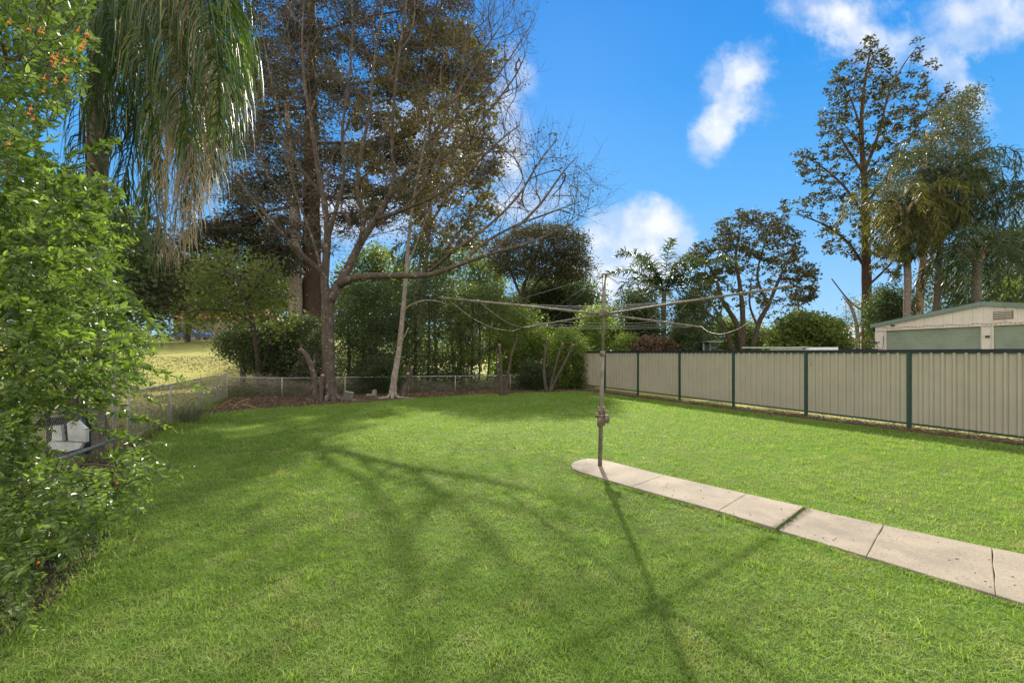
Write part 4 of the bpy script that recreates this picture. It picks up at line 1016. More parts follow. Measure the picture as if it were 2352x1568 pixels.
ps_ = stump('cut_shrub', 'three bare stems fanning up to orange cuts, near the end of the cream fence', 21.2, [[(1256, 898, .14), (1250, 860, .095), (1251, 820, .085), (1258, 778, .075)], [(1262, 898, .12), (1271, 860, .08), (1283, 815, .075), (1292, 789, .07)], [(1262, 898, .14), (1280, 865, .09), (1300, 826, .085), (1316, 792, .075)]], M['bark_dark'])

# --- conifers and leafy backdrop on the left --------------------------
pine_poly = [(470, 560), (520, 420), (540, 150), (545, -60), (980, -60), (1075, 0), (1105, 70), (1125, 190), (1090, 300), (1148, 330), (1150, 400), (1100, 425), (950, 470), (870, 520), (800, 540), (740, 570), (620, 600), (520, 610)]
pine_low = [(330, 640), (400, 560), (480, 500), (600, 500), (690, 540), (690, 640), (560, 680), (420, 700), (330, 700)]
def holes(n, poly, rng, ctr, rad):
    pass
tree('tall_conifer', 'huge dark conifer with thick red-brown trunk and layered limbs behind the big bare tree', 'tree', 37,
    [[(722, 850, .98), (720, 790, .85), (718, 700, .77), (717, 560, .70), (716, 420, .60), (715, 260, .5), (714, 80, .4), (714, -60, .3)],
     [(718, 600, .16), (650, 606, .13, -1), (560, 622, .1, -2), (470, 640, .07, -3)], [(716, 470, .15), (640, 480, .12, -1.5), (540, 505, .08, -3)], [(716, 330, .14), (820, 330, .11, 1), (950, 350, .08, 1), (1080, 380, .05, 0)],
     [(715, 200, .13), (840, 190, .1, -1), (980, 160, .07, -1), (1090, 120, .04, -1)], [(716, 450, .14), (800, 455, .11, -2), (920, 440, .08, -3), (1050, 420, .04, -3)], [(715, 250, .13), (640, 250, .1, 1), (570, 270, .06, 2)], [(714, 80, .1), (840, 40, .08, 0), (960, 20, .05, 0)]],
    [(pine_poly, .74, 0, 5.0), (pine_low, .26, -1, 4.0)], 1000, 54, .46, (.34, .07), M['leaf_pine'], M['bark_brown'], 7, 4, .022, .5, droop=.2, flat=.32, tonevar=.5, band=105)
tree('broadleaf_tree', 'tall tree with yellowing leaves between the bare branches, right of the dark conifer', 'tree', 34,
    [[(968, 855, .3), (962, 780, .25), (972, 660, .21), (985, 520, .18), (990, 380, .14), (985, 250, .1)], [(985, 520, .1), (1040, 430, .08, .5), (1090, 330, .05, 1)], [(972, 640, .1), (1050, 540, .07, -.5), (1110, 440, .05, -1)], [(988, 420, .08), (930, 320, .06, -.5), (900, 200, .04, -1)]],
    [[(850, 140), (950, 50), (1080, 60), (1150, 130), (1160, 210), (1130, 260), (1155, 330), (1130, 470), (1120, 580), (1050, 640), (960, 600), (930, 480), (850, 520), (800, 420), (810, 280)]], 330, 20, .30, (.26, .19), M['leaf_yellow'], M['bark_dark'], 8, 2.5, .008, .8, droop=.2)
tree('grey_trunk_tree', 'tall tree with smooth pale grey trunk just left of the dark conifer trunk', 'tree', 36,
    [[(681, 850, .66), (680, 790, .56), (679, 690, .5), (678, 580, .45), (676, 460, .37), (668, 340, .27), (655, 220, .16)], [(678, 600, .12), (630, 540, .09, -1), (580, 470, .06, -1.5)], [(677, 480, .12), (620, 400, .08, .5), (590, 300, .05, .5)], [(668, 340, .1), (720, 240, .07, -.5), (760, 120, .04, -1)]],
    [[(550, 120), (640, 60), (760, 60), (790, 180), (740, 300), (690, 380), (690, 470), (600, 560), (500, 560), (540, 420), (560, 300)]], 170, 26, .5, (.22, .14), M['leaf_brown'], M['bark_thin'], 9, 2.5, .008, .8, droop=.2)
tree('spreading_tree', 'low spreading tree with thin dark stems and backlit yellow-green leaves over the fence corner', 'tree', 21,
    [[(602, 880, .16), (590, 800, .13), (580, 740, .11), (566, 690, .09), (545, 640, .07), (520, 590, .05)], [(566, 690, .07), (600, 640, .06, -.5), (640, 590, .04, -1)], [(580, 740, .07), (530, 715, .06, -.8), (470, 710, .045, -1.5), (400, 722, .03, -2)], [(590, 800, .08), (630, 760, .06, .3), (680, 730, .04, .5)],
     [(545, 640, .05), (500, 625, .04, -.5), (440, 640, .03, -1)]],
    [([(340, 640), (440, 590), (560, 570), (630, 600), (665, 690), (660, 770), (620, 770), (560, 740), (470, 745), (380, 768), (320, 740)], 1.0, 0, 2.2)], 250, 15, .32, (.13, .09), M['leaf_mid'], M['bark_dark'], 10, 2.2, .007, .8, droop=.2, extra=twigs(2, .4, 1.0, .006))
tree('dark_conifer', 'dense dark low conifer behind the left end of the back wire fence', 'tree', 22.5,
    [[(560, 880, .14), (556, 820, .12), (548, 770, .08)], [(612, 880, .14), (610, 820, .12), (600, 760, .08)], [(660, 885, .12), (662, 820, .1), (655, 770, .07)]],
    [[(500, 770), (560, 755), (640, 740), (720, 730), (750, 790), (755, 880), (650, 872), (590, 858), (560, 835), (520, 815)]], 360, 42, .28, (.14, .045), M['leaf_dark'], M['bark_dark'], 12, 1.8, .008, .6, droop=.35, flat=.6)
tree('dark_shrub_tree', 'bushy dark green tree between the grey trunk and the big bare trunk', 'tree', 24.5,
    [[(640, 885, .12), (636, 800, .1), (628, 700, .07)], [(700, 885, .12), (704, 800, .09), (700, 720, .06)]],
    [[(590, 790), (640, 760), (690, 800), (740, 820), (760, 870), (620, 870), (585, 830)]], 180, 32, .32, (.13, .07), M['leaf_dark'], M['bark_dark'], 13, 1.8, .008, .6)

# --- evergreens behind the back fence --------------------------------
HG = 'evergreen shrubs and small trees behind the back wire fence'
def shrub(name, label, Y, stems, poly, n, per, rc, leaf, mat, seed, thick=1.5, group=HG, bk='bark_dark', cat='shrub', **kw):
    tr = [[(x0, 905, r), ((x0 + x1) / 2 + 3, (905 + y1) / 2, r * .8), (x1, y1, r * .5)] for x0, x1, y1, r in stems]
    return tree(name, label, cat, Y, tr, [poly], n, per, rc, leaf, M[mat], M[bk], seed, thick, .007, .6, group=group, **kw)
shrub('evergreen_shrub', 'tall dark blue-green shrub directly right of the big bare trunk', 22.5, [(800, 798, 740, .10), (850, 846, 720, .09), (830, 835, 700, .07)],
      [(770, 700), (800, 650), (860, 640), (900, 660), (915, 760), (915, 890), (775, 890)], 330, 34, .28, (.11, .05), 'leaf_dark', 31)
shrub('evergreen_shrub', 'tall glossy dark evergreen standing behind the slim pale tree', 23.5, [(950, 955, 720, .12), (1000, 996, 700, .1), (980, 985, 690, .08)],
      [(900, 690), (930, 650), (1010, 640), (1080, 660), (1110, 720), (1100, 800), (1090, 890), (910, 890), (905, 780)], 360, 34, .28, (.11, .05), 'leaf_dark', 32)
shrub('willowy_shrub', 'willowy shrub with many thin upright stems left of the paired pruned stems', 24, [(1060, 1052, 700, .07), (1080, 1084, 690, .06), (1100, 1098, 690, .06), (1118, 1125, 700, .06), (1040, 1032, 720, .06)],
      [(1020, 720), (1060, 660), (1130, 650), (1190, 690), (1190, 790), (1130, 800), (1080, 850), (1030, 860)], 240, 32, .28, (.14, .035), 'leaf_mid', 33, droop=.8)
shrub('backlit_shrub', 'airy shrub with bright backlit leaves between the pruned stems', 26, [(1205, 1200, 720, .11), (1215, 1222, 700, .09), (1190, 1180, 760, .07)],
      [(1120, 760), (1180, 700), (1240, 720), (1260, 780), (1270, 870), (1200, 880), (1130, 870)], 300, 30, .32, (.12, .08), 'leaf_light', 34)
shrub('light_green_shrub', 'fresh light green bush sprouting against the far end of the cream fence', 23.8, [(1300, 1295, 800, .05), (1325, 1322, 790, .05), (1275, 1280, 790, .05)],
      [(1265, 800), (1285, 755), (1320, 758), (1345, 790), (1352, 850), (1340, 893), (1280, 893), (1262, 850)], 330, 40, .20, (.09, .055), 'leaf_light', 35, 1.1)
shrub('low_dark_shrub', 'low dark bush at the foot of the backlit shrub by the wire fence', 22.6, [(1225, 1222, 850, .04), (1210, 1205, 850, .04), (1240, 1242, 850, .04)],
      [(1190, 860), (1210, 830), (1245, 835), (1262, 860), (1262, 900), (1190, 903)], 150, 40, .16, (.07, .035), 'leaf_dark', 36, .7)
shrub('low_dark_shrub', 'low dark bush in the dirt between the two bare trunks, behind the wire', 20.6, [(860, 855, 850, .04), (880, 884, 850, .04), (845, 840, 860, .04)],
      [(820, 840), (860, 815), (905, 830), (915, 870), (905, 905), (815, 903)], 200, 45, .17, (.07, .035), 'leaf_dark', 37, .8)
shrub('yellow_green_shrub', 'loose shrub with pale yellow-green leaves rising behind the left end of the cream fence', 27.5, [(1370, 1366, 740, .05), (1395, 1400, 750, .04), (1352, 1350, 740, .04)],
      [(1335, 740), (1360, 700), (1400, 715), (1440, 770), (1440, 800), (1400, 815), (1345, 815)], 190, 24, .28, (.11, .08), 'leaf_light', 38, 1.2)
tree('umbrella_tree', 'umbrella-crowned tree with rust-brown tinged foliage under the long bare branch', 'tree', 30,
     [[(1205, 895, .22), (1202, 800, .18), (1196, 720, .16), (1205, 650, .12)], [(1196, 720, .11), (1225, 660, .09, .3), (1270, 610, .07, .8), (1310, 570, .04, 1)], [(1200, 690, .1), (1180, 640, .08, -.4), (1160, 590, .05, -.8)], [(1205, 650, .09), (1230, 590, .07, -.4), (1250, 550, .04, -.8)]],
     [[(1120, 570), (1160, 540), (1230, 515), (1300, 520), (1345, 545), (1345, 590), (1365, 620), (1330, 640), (1290, 650), (1240, 640), (1180, 640), (1130, 620)]], 460, 34, .32, (.14, .055), M['leaf_brown'], M['bark_dark'], 14, 2.6, .009, .8, flat=.5, tonevar=.5)
tree('round_tree', 'dense round dark green tree beyond the clothesline, left of its pole', 'tree', 37,
     [[(1290, 850, .3), (1285, 790, .25), (1280, 730, .2)], [(1285, 770, .16), (1330, 710, .12), (1360, 690, .08)], [(1285, 760, .16), (1240, 700, .12), (1200, 690, .08)]],
     [[(1165, 730), (1190, 670), (1240, 640), (1300, 632), (1350, 645), (1380, 690), (1400, 740), (1395, 790), (1330, 800), (1200, 800)]], 520, 60, .50, (.20, .09), M['leaf_dark'], M['bark_dark'], 15, 3.2, .012, .6)

# --- palms -----------------------------------------------------------
def frondmesh(mb, fr, rng, nl, ll, lw, droop, rr=.02, start=.12, hang=0.0, S=4, twist=0.0, mbr=None, plumose=.6, uneven=.25):
    """fr: rachis polyline (already smoothed)"""
    n = len(fr); seg = np.linalg.norm(np.diff(fr, axis=0), axis=1); cum = np.r_[0, np.cumsum(seg)] / seg.sum()
    t = np.repeat(np.linspace(start, .995, nl), 2) + rng.normal(size=nl * 2) * .004; t = np.clip(t, 0, 1); side = np.tile([1, -1], nl)
    pos = np.stack([np.interp(t, cum, fr[:, i]) for i in range(3)], 1)
    tg = np.gradient(fr, axis=0); tg = norm(tg); T = norm(np.stack([np.interp(t, cum, tg[:, i]) for i in range(3)], 1))
    h = np.cross(T, [0, 0, 1.0]); bad = np.linalg.norm(h, axis=1) < .15; h[bad] = [1, 0, 0]; h = norm(h); upv = np.cross(h, T)
    elev = rng.normal(size=len(t)) * plumose
    d = norm(h * side[:, None] * np.cos(elev)[:, None] + upv * np.sin(elev)[:, None] + T * .55)
    prof = np.interp(t, [0, .15, .4, .75, 1], [.5, .85, 1, .8, .35]); L = ll * prof * rng.uniform(1 - uneven, 1 + uneven * .5, len(t))
    down = np.array([0, 0, -1.0]); pts = [pos]; cur = pos; dd = d
    for k in range(S - 1):
        w_ = droop * (k + .4) / (S - 1) * rng.uniform(.7, 1.3, (len(t), 1)); dd = norm(dd + down * w_ + rng.normal(size=dd.shape) * .05); cur = cur + dd * (L / (S - 1))[:, None]; pts.append(cur)
    Pn = np.stack(pts, 1); sdv = norm(np.cross(d, down + rng.normal(size=d.shape) * .6))
    W = lw * np.interp(np.linspace(0, 1, S), [0, .25, .7, 1], [.6, 1, .7, .1])[None, :] * rng.uniform(.7, 1.2, (len(t), 1))
    strips(mb, Pn, W, sdv, rng.random(len(t)))
    tube(mb, fr, np.linspace(rr, rr * .25, n), 5, tone=.5)
def arc(o, az, el, L, curl, n=10):
    p = np.array(o, float); out = [p.copy()]; e = el; st = L / n; d = np.array([math.cos(az), math.sin(az)])
    for k in range(n):
        e -= curl / n * (1 + k * .12); p = p + np.array([d[0] * math.cos(e), d[1] * math.cos(e), math.sin(e)]) * st; out.append(p.copy())
    return np.array(out)
def palm(label, Y, crown, trunk, fr_n, fl, ll, lw, seed, mat='leaf_palm', droop=.8, plum=.6, nl=46, elr=(-.5, 1.3), curl=1.6, azr=None, dead=0, group=None, bk='bark_palm', name='palm_tree', old=0, sh=1.0):
    rng = np.random.default_rng(seed); c = P(crown[0], crown[1], Y); b = P(trunk[0][0], trunk[0][1], Y); gz = float(terrain(b[0], b[1]))
    t = thing(name, label, 'palm tree', (b[0], b[1], gz), group); trunk = [(q[0], q[1], q[2] * .78) for q in trunk]
    pts = np.array([P(q[0], q[1], Y) for q in trunk] + [c]); pts[0][2] = gz - .1
    rr = [q[2] for q in trunk] + [trunk[-1][2] * .8]
    p, r = smooth_line(pts, rr, 12); r = r * (1 + .035 * (np.arange(len(r)) % 2)); mb = MB(); tubes(mb, p[None], r[None], 14); mb.build('trunk', M[bk], t, True)
    ga = rng.random() * 6
    for i in range(fr_n):
        az = ga + i * 2.39996 + rng.normal() * .15
        if azr: az = rng.uniform(*azr)
        el = elr[0] + (elr[1] - elr[0]) * ((i + .5) / fr_n) ** .8 + rng.normal() * .1
        f = arc(c + np.array([math.cos(az), math.sin(az), 0]) * trunk[-1][2] * .6, az, el, fl * rng.uniform(.8, 1.1), curl * rng.uniform(.8, 1.2))
        mb = MB(); frondmesh(mb, f, rng, nl, ll, lw, droop, .03, S=4, plumose=plum); mb.build('frond', M[mat], t)
    for i in range(dead):
        az = rng.random() * 6.28; f = arc(c + np.array([math.cos(az) * .3, math.sin(az) * .3, -.1]), az, -.5, fl * .7, .9); mb = MB(); frondmesh(mb, f, rng, 26, ll * .7, lw * .6, 1.2, .03, S=4); mb.build('dead_frond', M['leaf_dead'], t)
    for i in range(old):
        az = i * 2.4; f = arc(c + np.array([math.cos(az) * .15, math.sin(az) * .15, -.5 - .04 * i]), az, 1.25, .9 + .3 * rng.random(), .35, 5); mb = MB(); tube(mb, f, np.linspace(.09, .03, len(f)), 6); mb.build('frond_stalk', M['bark_paper'], t, True)
    return t
palm('palm with upswept feathery fronds against the cloud, between clothesline pole and round shrubs', 30, (1527, 668), [(1525, 900, .20), (1524, 800, .20), (1524, 700, .19)], 26, 4.9, .8, .085, 41, droop=.6, elr=(.05, 1.4), curl=1.0, dead=2)
palm('slender ringed palm half hidden among the shrubs behind the slim pale tree', 26, (972, 575), [(952, 890, .15), (950, 800, .14), (953, 700, .13), (962, 620, .12)], 14, 2.9, .6, .05, 42, mat='leaf_palm', droop=.8, elr=(-.4, 1.2))
PG = 'tall palms behind the garage'
palm('palm with yellow-green hanging fronds and ringed grey trunk, leftmost of the garage palms', 27, (2078, 470), [(2085, 860, .24), (2083, 740, .235), (2085, 640, .23), (2080, 545, .22)], 28, 4.6, .9, .06, 43, mat='leaf_palmy', droop=1.1, elr=(-1.1, 1.0), curl=1.7, dead=1, old=5, group=PG)
palm('tall dark-fronded palm rising from the middle of the garage palm group', 28.5, (2175, 405), [(2152, 860, .25), (2150, 740, .24), (2156, 620, .22), (2166, 500, .2)], 32, 5.2, 1.0, .06, 44, droop=1.1, elr=(-1.1, 1.2), curl=1.8, old=6, dead=1, group=PG)
palm('short palm with upright old frond stalks right over the garage ridge', 26, (2245, 570), [(2240, 860, .30), (2240, 760, .29), (2243, 660, .28)], 32, 5.4, 1.0, .06, 45, droop=1.0, elr=(-.7, 1.25), curl=1.6, old=9, group=PG)
palm('palm whose long fronds hang at the right edge of the view beyond the garage', 27.5, (2390, 440), [(2395, 860, .25), (2395, 700, .24), (2392, 560, .22)], 32, 5.8, 1.05, .06, 46, droop=1.0, elr=(-1.0, 1.2), curl=1.8, dead=1, group=PG)

# --- right-hand trees ------------------------------------------------
tree('jacaranda_tree', 'round open-crowned tree with many dark curving limbs, right of the single palm', 'tree', 33,
     [[(1705, 830, .36), (1703, 790, .25), (1690, 740, .18), (1660, 690, .13), (1640, 630, .09), (1610, 590, .05)], [(1705, 800, .22), (1706, 730, .18), (1700, 660, .14), (1690, 590, .10), (1700, 530, .05)],
      [(1712, 810, .22), (1740, 750, .18), (1765, 700, .14), (1790, 640, .10), (1820, 580, .05)], [(1700, 800, .18), (1668, 760, .14), (1625, 720, .1), (1590, 700, .05)], [(1716, 815, .18), (1735, 780, .14), (1765, 765, .1), (1780, 755, .06)],
      [(1765, 700, .1), (1740, 640, .08), (1750, 580, .06), (1770, 520, .03)], [(1740, 750, .09), (1722, 700, .07), (1725, 650, .05)], [(1660, 690, .08), (1620, 660, .06), (1580, 640, .03)], [(1790, 640, .07), (1830, 640, .05), (1865, 625, .03)]],
     [([(1575, 600), (1600, 560), (1640, 555), (1650, 510), (1700, 480), (1760, 485), (1800, 510), (1840, 540), (1850, 600), (1880, 620), (1870, 680), (1830, 725), (1820, 680), (1800, 620), (1740, 590), (1680, 620), (1640, 650), (1620, 720), (1580, 690), (1600, 640)], .8, 0, 3.4),
      ([(1600, 700), (1640, 620), (1740, 590), (1810, 620), (1820, 720), (1790, 750), (1720, 700), (1640, 740)], .2, 1, 2.5)], 560, 13, .17, (.19, .10), M['leaf_brown'], M['bark_dark'], 16, 3.2, .008, 1.3, .03, flat=.45, tonevar=.4, extra=twigs(1, .3, .8, .007))
shrub('rounded_shrub', 'rounded bright green leafy bush above the patio roof', 26, [(1830, 1820, 770, .07), (1870, 1870, 765, .07), (1900, 1910, 775, .06), (1800, 1795, 780, .05)],
      [(1775, 780), (1800, 740), (1840, 722), (1880, 735), (1920, 740), (1940, 775), (1955, 820), (1770, 820)], 420, 40, .26, (.13, .09), 'leaf_mid', 51, 1.6, group='shrubs behind the cream fence', bk='bark_grey')
shrub('dense_fig_shrub', 'dense dark shrub left of the single palm trunk', 28, [(1470, 1462, 700, .08), (1500, 1504, 690, .08), (1440, 1438, 740, .06)],
      [(1432, 710), (1450, 672), (1480, 680), (1505, 720), (1515, 815), (1420, 815), (1405, 770), (1440, 740)], 300, 44, .30, (.13, .07), 'leaf_dark', 52, 1.6, group='shrubs behind the cream fence')
shrub('dense_fig_shrub', 'dark green shrub directly right of the single palm trunk', 28.5, [(1560, 1558, 720, .08), (1590, 1592, 720, .07)],
      [(1545, 745), (1560, 690), (1590, 670), (1610, 700), (1630, 740), (1640, 815), (1530, 815)], 250, 40, .30, (.13, .06), 'leaf_dark', 53, 1.6, group='shrubs behind the cream fence', droop=.5)
shrub('red_leaved_shrub', 'low dull reddish-brown leaved shrub just above the fence at the foot of the single palm', 25, [(1490, 1490, 800, .04), (1520, 1518, 800, .04)],
      [(1455, 800), (1480, 775), (1530, 778), (1560, 800), (1560, 825), (1455, 825)], 130, 36, .18, (.12, .06), 'leaf_red', 54, .8, group='shrubs behind the cream fence')
shrub('pale_shrub', 'pale loose shrub just above the fence, left of the red-leaved one', 25.5, [(1430, 1430, 790, .04), (1450, 1446, 790, .04)],
      [(1410, 800), (1425, 770), (1460, 775), (1475, 800), (1475, 825), (1405, 825)], 120, 30, .2, (.10, .06), 'leaf_light', 55, .8, group='shrubs behind the cream fence')
shrub('strappy_shrub', 'dark strappy-leaved shrub between palm trunk and framed cabin', 25.2, [(1580, 1580, 790, .05), (1600, 1606, 790, .04)],
      [(1540, 800), (1560, 750), (1600, 745), (1615, 790), (1615, 825), (1545, 825)], 150, 40, .22, (.28, .03), 'leaf_dark', 56, .8, group='shrubs behind the cream fence')
shrub('hedge_shrub', 'olive green bushy growth behind the framed cabin and jacaranda trunk', 36, [(1650, 1650, 770, .08), (1720, 1720, 770, .08), (1770, 1770, 780, .08)],
      [(1610, 770), (1650, 730), (1720, 745), (1780, 770), (1790, 825), (1600, 825)], 260, 40, .4, (.16, .08), 'leaf_mid', 57, 2, group='shrubs behind the cream fence')
tree('tall_eucalypt', 'very tall thin-crowned tree with brownish leaf clusters, left of the palm group', 'tree', 38,
     [[(1992, 830, .42), (1991, 740, .38), (1990, 620, .34), (1988, 500, .28), (1984, 400, .22), (1978, 300, .17), (1985, 200, .11), (2000, 110, .06)],
      [(1984, 400, .14), (2020, 300, .11, .5), (2040, 220, .08, 1), (2075, 150, .05, 1), (2110, 105, .03, 1)], [(1988, 470, .12), (2040, 400, .1, -.5), (2090, 320, .07, -1), (2140, 230, .04, -1)], [(1990, 620, .12), (1950, 560, .1, -.5), (1900, 520, .07, -1), (1830, 490, .04, -1.3)],
      [(1988, 500, .12), (1940, 430, .09, .6), (1890, 385, .06, 1), (1840, 355, .03, 1)], [(1984, 400, .1), (1945, 340, .08, -.4), (1915, 290, .04, -.8)], [(1990, 660, .1), (2050, 600, .08, .5), (2080, 540, .05, 1)], [(1991, 720, .08), (1950, 690, .06, .5), (1910, 640, .04, 1)], [(1978, 300, .09), (1955, 230, .06, .3), (1925, 180, .04, .5)]],
     [([(1995, 80), (2030, 100), (2050, 150), (2075, 200), (2110, 80), (2120, 95), (2090, 220), (2150, 110), (2158, 125), (2130, 260), (2180, 190), (2170, 330), (2080, 400), (2040, 480), (2090, 560), (2060, 640), (1990, 600), (1900, 580), (1880, 510), (1790, 490), (1785, 455), (1850, 460), (1840, 400), (1820, 350), (1850, 335), (1890, 380), (1880, 270), (1900, 180), (1945, 130), (1975, 100)], 1.0, 0, 3.0)],
     600, 14, .16, (.21, .115), M['leaf_brown'], M['bark_brown'], 17, 3.0, .009, 1.2, droop=.2, flat=.6, tonevar=.4, up=.2, extra=twigs(1, .3, .9, .007))
tree('leaning_bare_stem', 'crooked dead stem forking up in front of the tall thin-crowned tree', 'tree', 31,
     [[(1972, 830, .14), (1970, 780, .12), (1966, 740, .11), (1955, 705, .09), (1944, 690, .06)], [(1970, 780, .08), (1985, 745, .06, .2), (1984, 700, .04, .3)], [(1944, 690, .05), (1935, 680, .03)]],
     [[(1920, 760), (1940, 700), (1950, 680), (2000, 700), (2005, 780), (1960, 800)]], 60, 10, .25, (.12, .06), M['leaf_mid'], M['bark_thin'], 18, 1.0, .006, .7, extra=twigs(1, .4, 1.0, .006))
tree('grey_gum_tree', 'grey-green gum tree with forked flaking cream trunk among the garage palms', 'tree', 30,
     [[(2112, 860, .30), (2110, 760, .27), (2112, 680, .24), (2120, 600, .2), (2128, 500, .15), (2122, 400, .11), (2130, 300, .07)], [(2112, 680, .16), (2132, 620, .13, .3), (2160, 520, .1, .6), (2190, 420, .08, 1), (2210, 320, .05, 1)], [(2120, 600, .11), (2098, 540, .09, -.3), (2070, 500, .06, -.6)], [(2150, 560, .09), (2190, 480, .08, -.4), (2240, 380, .05, -1)]],
     [([(2030, 420), (2080, 330), (2140, 300), (2150, 250), (2200, 220), (2250, 190), (2255, 230), (2235, 280), (2262, 330), (2280, 420), (2240, 520), (2150, 560), (2060, 540), (2010, 500)], 1.0, 0, 2.6)],
     620, 22, .26, (.18, .06), M['leaf_gum'], M['bark_paper'], 19, 2.6, .008, .8, droop=.6, tonevar=.4)
shrub('dark_shrub', 'dark round shrub behind the left end of the garage roof', 31, [(2040, 2038, 720, .09), (2060, 2062, 710, .08)],
      [(2000, 720), (2020, 660), (2060, 650), (2090, 690), (2090, 790), (2000, 800)], 240, 44, .32, (.14, .06), 'leaf_dark', 58, 1.6, group='shrubs behind the garage')
shrub('light_shrub', 'soft light green bush above the right side of the garage roof', 29, [(2300, 2300, 720, .09), (2340, 2340, 710, .09)],
      [(2265, 710), (2280, 665), (2330, 645), (2400, 640), (2440, 760), (2270, 760)], 300, 40, .32, (.12, .06), 'leaf_light', 59, 1.6, group='shrubs behind the garage')
shrub('dark_tree_mass', 'dense dark green tree filling the gaps behind the garage palms', 36, [(2200, 2200, 600, .2), (2290, 2290, 560, .2), (2360, 2370, 560, .2)],
      [(2120, 650), (2150, 590), (2210, 560), (2290, 530), (2400, 520), (2450, 700), (2130, 730)], 300, 36, .5, (.2, .08), 'leaf_dark', 60, 2.5, group='shrubs behind the garage', cat='tree')

for k, (cx_, Yt_, lab) in enumerate(((430, 58, 'broad park tree on the left of the far lawn, seen under low branches'), (250, 50, 'broad park tree furthest left across the lawn, behind the palm'), (600, 66, 'broad park tree on the right of the far lawn, behind the dark conifer'))):
    tree('park_tree', lab, 'tree', Yt_, [[(cx_, 800, .35), (cx_ + 2, 740, .3), (cx_ - 4, 690, .22)], [(cx_, 745, .2), (cx_ + 40, 700, .15), (cx_ + 70, 670, .1)], [(cx_, 735, .2), (cx_ - 40, 690, .15), (cx_ - 70, 665, .1)]],
         [[(cx_ - 95, 690), (cx_ - 70, 620), (cx_, 590), (cx_ + 80, 620), (cx_ + 105, 690), (cx_ + 60, 720), (cx_, 705), (cx_ - 60, 722)]], 260, 40, .7, (.3, .16), M['leaf_mid'], M['bark_dark'], 90 + k, 4.5, .016, .7, group='trees across the park')

for cx_, Yt_, lab in ((860, 46, 'green tree in the gap between the big bare trunk and the slim tree, far behind'), (1060, 50, 'green tree beyond the willowy shrub, far behind')):
    tree('backdrop_tree', lab, 'tree', Yt_, [[(cx_, 830, .3), (cx_ + 2, 740, .26), (cx_ - 4, 660, .18)], [(cx_, 745, .16), (cx_ + 40, 680, .12), (cx_ + 60, 630, .08)], [(cx_, 735, .16), (cx_ - 40, 680, .12), (cx_ - 60, 630, .08)]],
         [[(cx_ - 100, 760), (cx_ - 90, 640), (cx_ - 40, 580), (cx_ + 20, 560), (cx_ + 80, 610), (cx_ + 110, 700), (cx_ + 100, 780), (cx_, 790)]], 420, 26, .55, (.26, .14), M['leaf_mid'], M['bark_dark'], 190 + cx_, 3.5, .014, .7, group='trees far behind the back fence')

# far wood closing the horizon
mb = MB(); r9 = np.random.default_rng(77)
N = 2600; az = r9.uniform(-.95, .95, N); R_ = r9.uniform(105, 150, N); X = np.tan(az) * R_; Yd = R_ * np.ones(N)
base = terrain(X, Yd); hh = 4 + 2.5 * np.sin(az * 23) + 1.5 * np.sin(az * 51 + 1) + r9.random(N) * 2
ctr = np.stack([X, Yd, base + hh * r9.random(N) ** .7], 1)
foliage(mb, ctr, 26, 1.1, .9, .5, r9, tonevar=.7)
tag(mb.build('far_woods', M['leaf_mid']), 'band of distant mixed green trees closing the horizon behind the houses', 'woods', kind='stuff')

# ------------------------------------------------------------------ near shrub with orange berries
r4 = np.random.default_rng(44)
sil = [(-260, -140), (200, -140), (203, 60), (200, 170), (165, 230), (120, 275), (85, 300), (100, 325), (120, 360), (180, 395), (225, 425), (240, 455), (255, 500), (262, 560), (255, 620), (270, 680), (300, 740), (325, 790), (330, 850), (300, 880), (280, 925), (250, 925), (215, 945), (170, 950), (120, 935), (70, 950), (82, 990), (95, 1050), (150, 1075), (230, 1060), (300, 1045), (350, 1050), (375, 1060), (330, 1100), (285, 1150), (225, 1200), (150, 1240), (90, 1280), (70, 1330), (90, 1370), (60, 1400), (0, 1430), (-260, 1430)]
def shrubpts(n, y0, y1, poly):
    xy = sample(poly, n, r4); Y = r4.uniform(y0, y1, n)
    lim = np.interp(xy[:, 1], [800, 1100, 1430], [9, 4.4, 3.15]); Y = np.minimum(Y, lim - .1 * r4.random(n))
    p = np.stack([(xy[:, 0] - CX) / FPX * Y, Y, H0 - (xy[:, 1] - HY) / FPX * Y], 1); return p
DB = np.array([-4.35, 3.6, 0.0])
dt = thing('berry_shrub', 'large glossy-leaved shrub with small orange berries, filling the left foreground', 'shrub', DB)
core = shrubpts(230, 2.8, 4.2, [(q[0] - 30, q[1]) for q in sil]); sk = Skel(12000)
trm = MB()
for pts, r in (([DB + [0, 0, -.05], DB + [.03, 0, .8], DB + [-.05, .1, 1.8], DB + [.0, .1, 3.0], DB + [.1, 0, 4.2]], [.04, .035, .03, .02, .015]),
               ([DB + [.2, -.1, -.05], DB + [.35, -.2, .5], DB + [.5, -.1, 1.2], DB + [.6, 0, 2.0]], [.028, .022, .018, .012]),
               ([DB + [-.2, .2, -.05], DB + [-.1, .5, .8], DB + [.2, .8, 1.5], DB + [.5, .9, 2.1]], [.028, .022, .018, .012]),
               ([DB + [.1, -.2, -.05], DB + [.3, -.4, .3], DB + [.8, -.4, .5], DB + [1.3, -.2, .65]], [.022, .018, .014, .01])):
    p, r_ = sk.seed(np.array(pts), r); tubes(trm, p[None], r_[None], 9)
n0 = sk.n; sk.grow(core, r4, .5); sk.mesh(trm, .0035, n0, 5)
lm = MB()
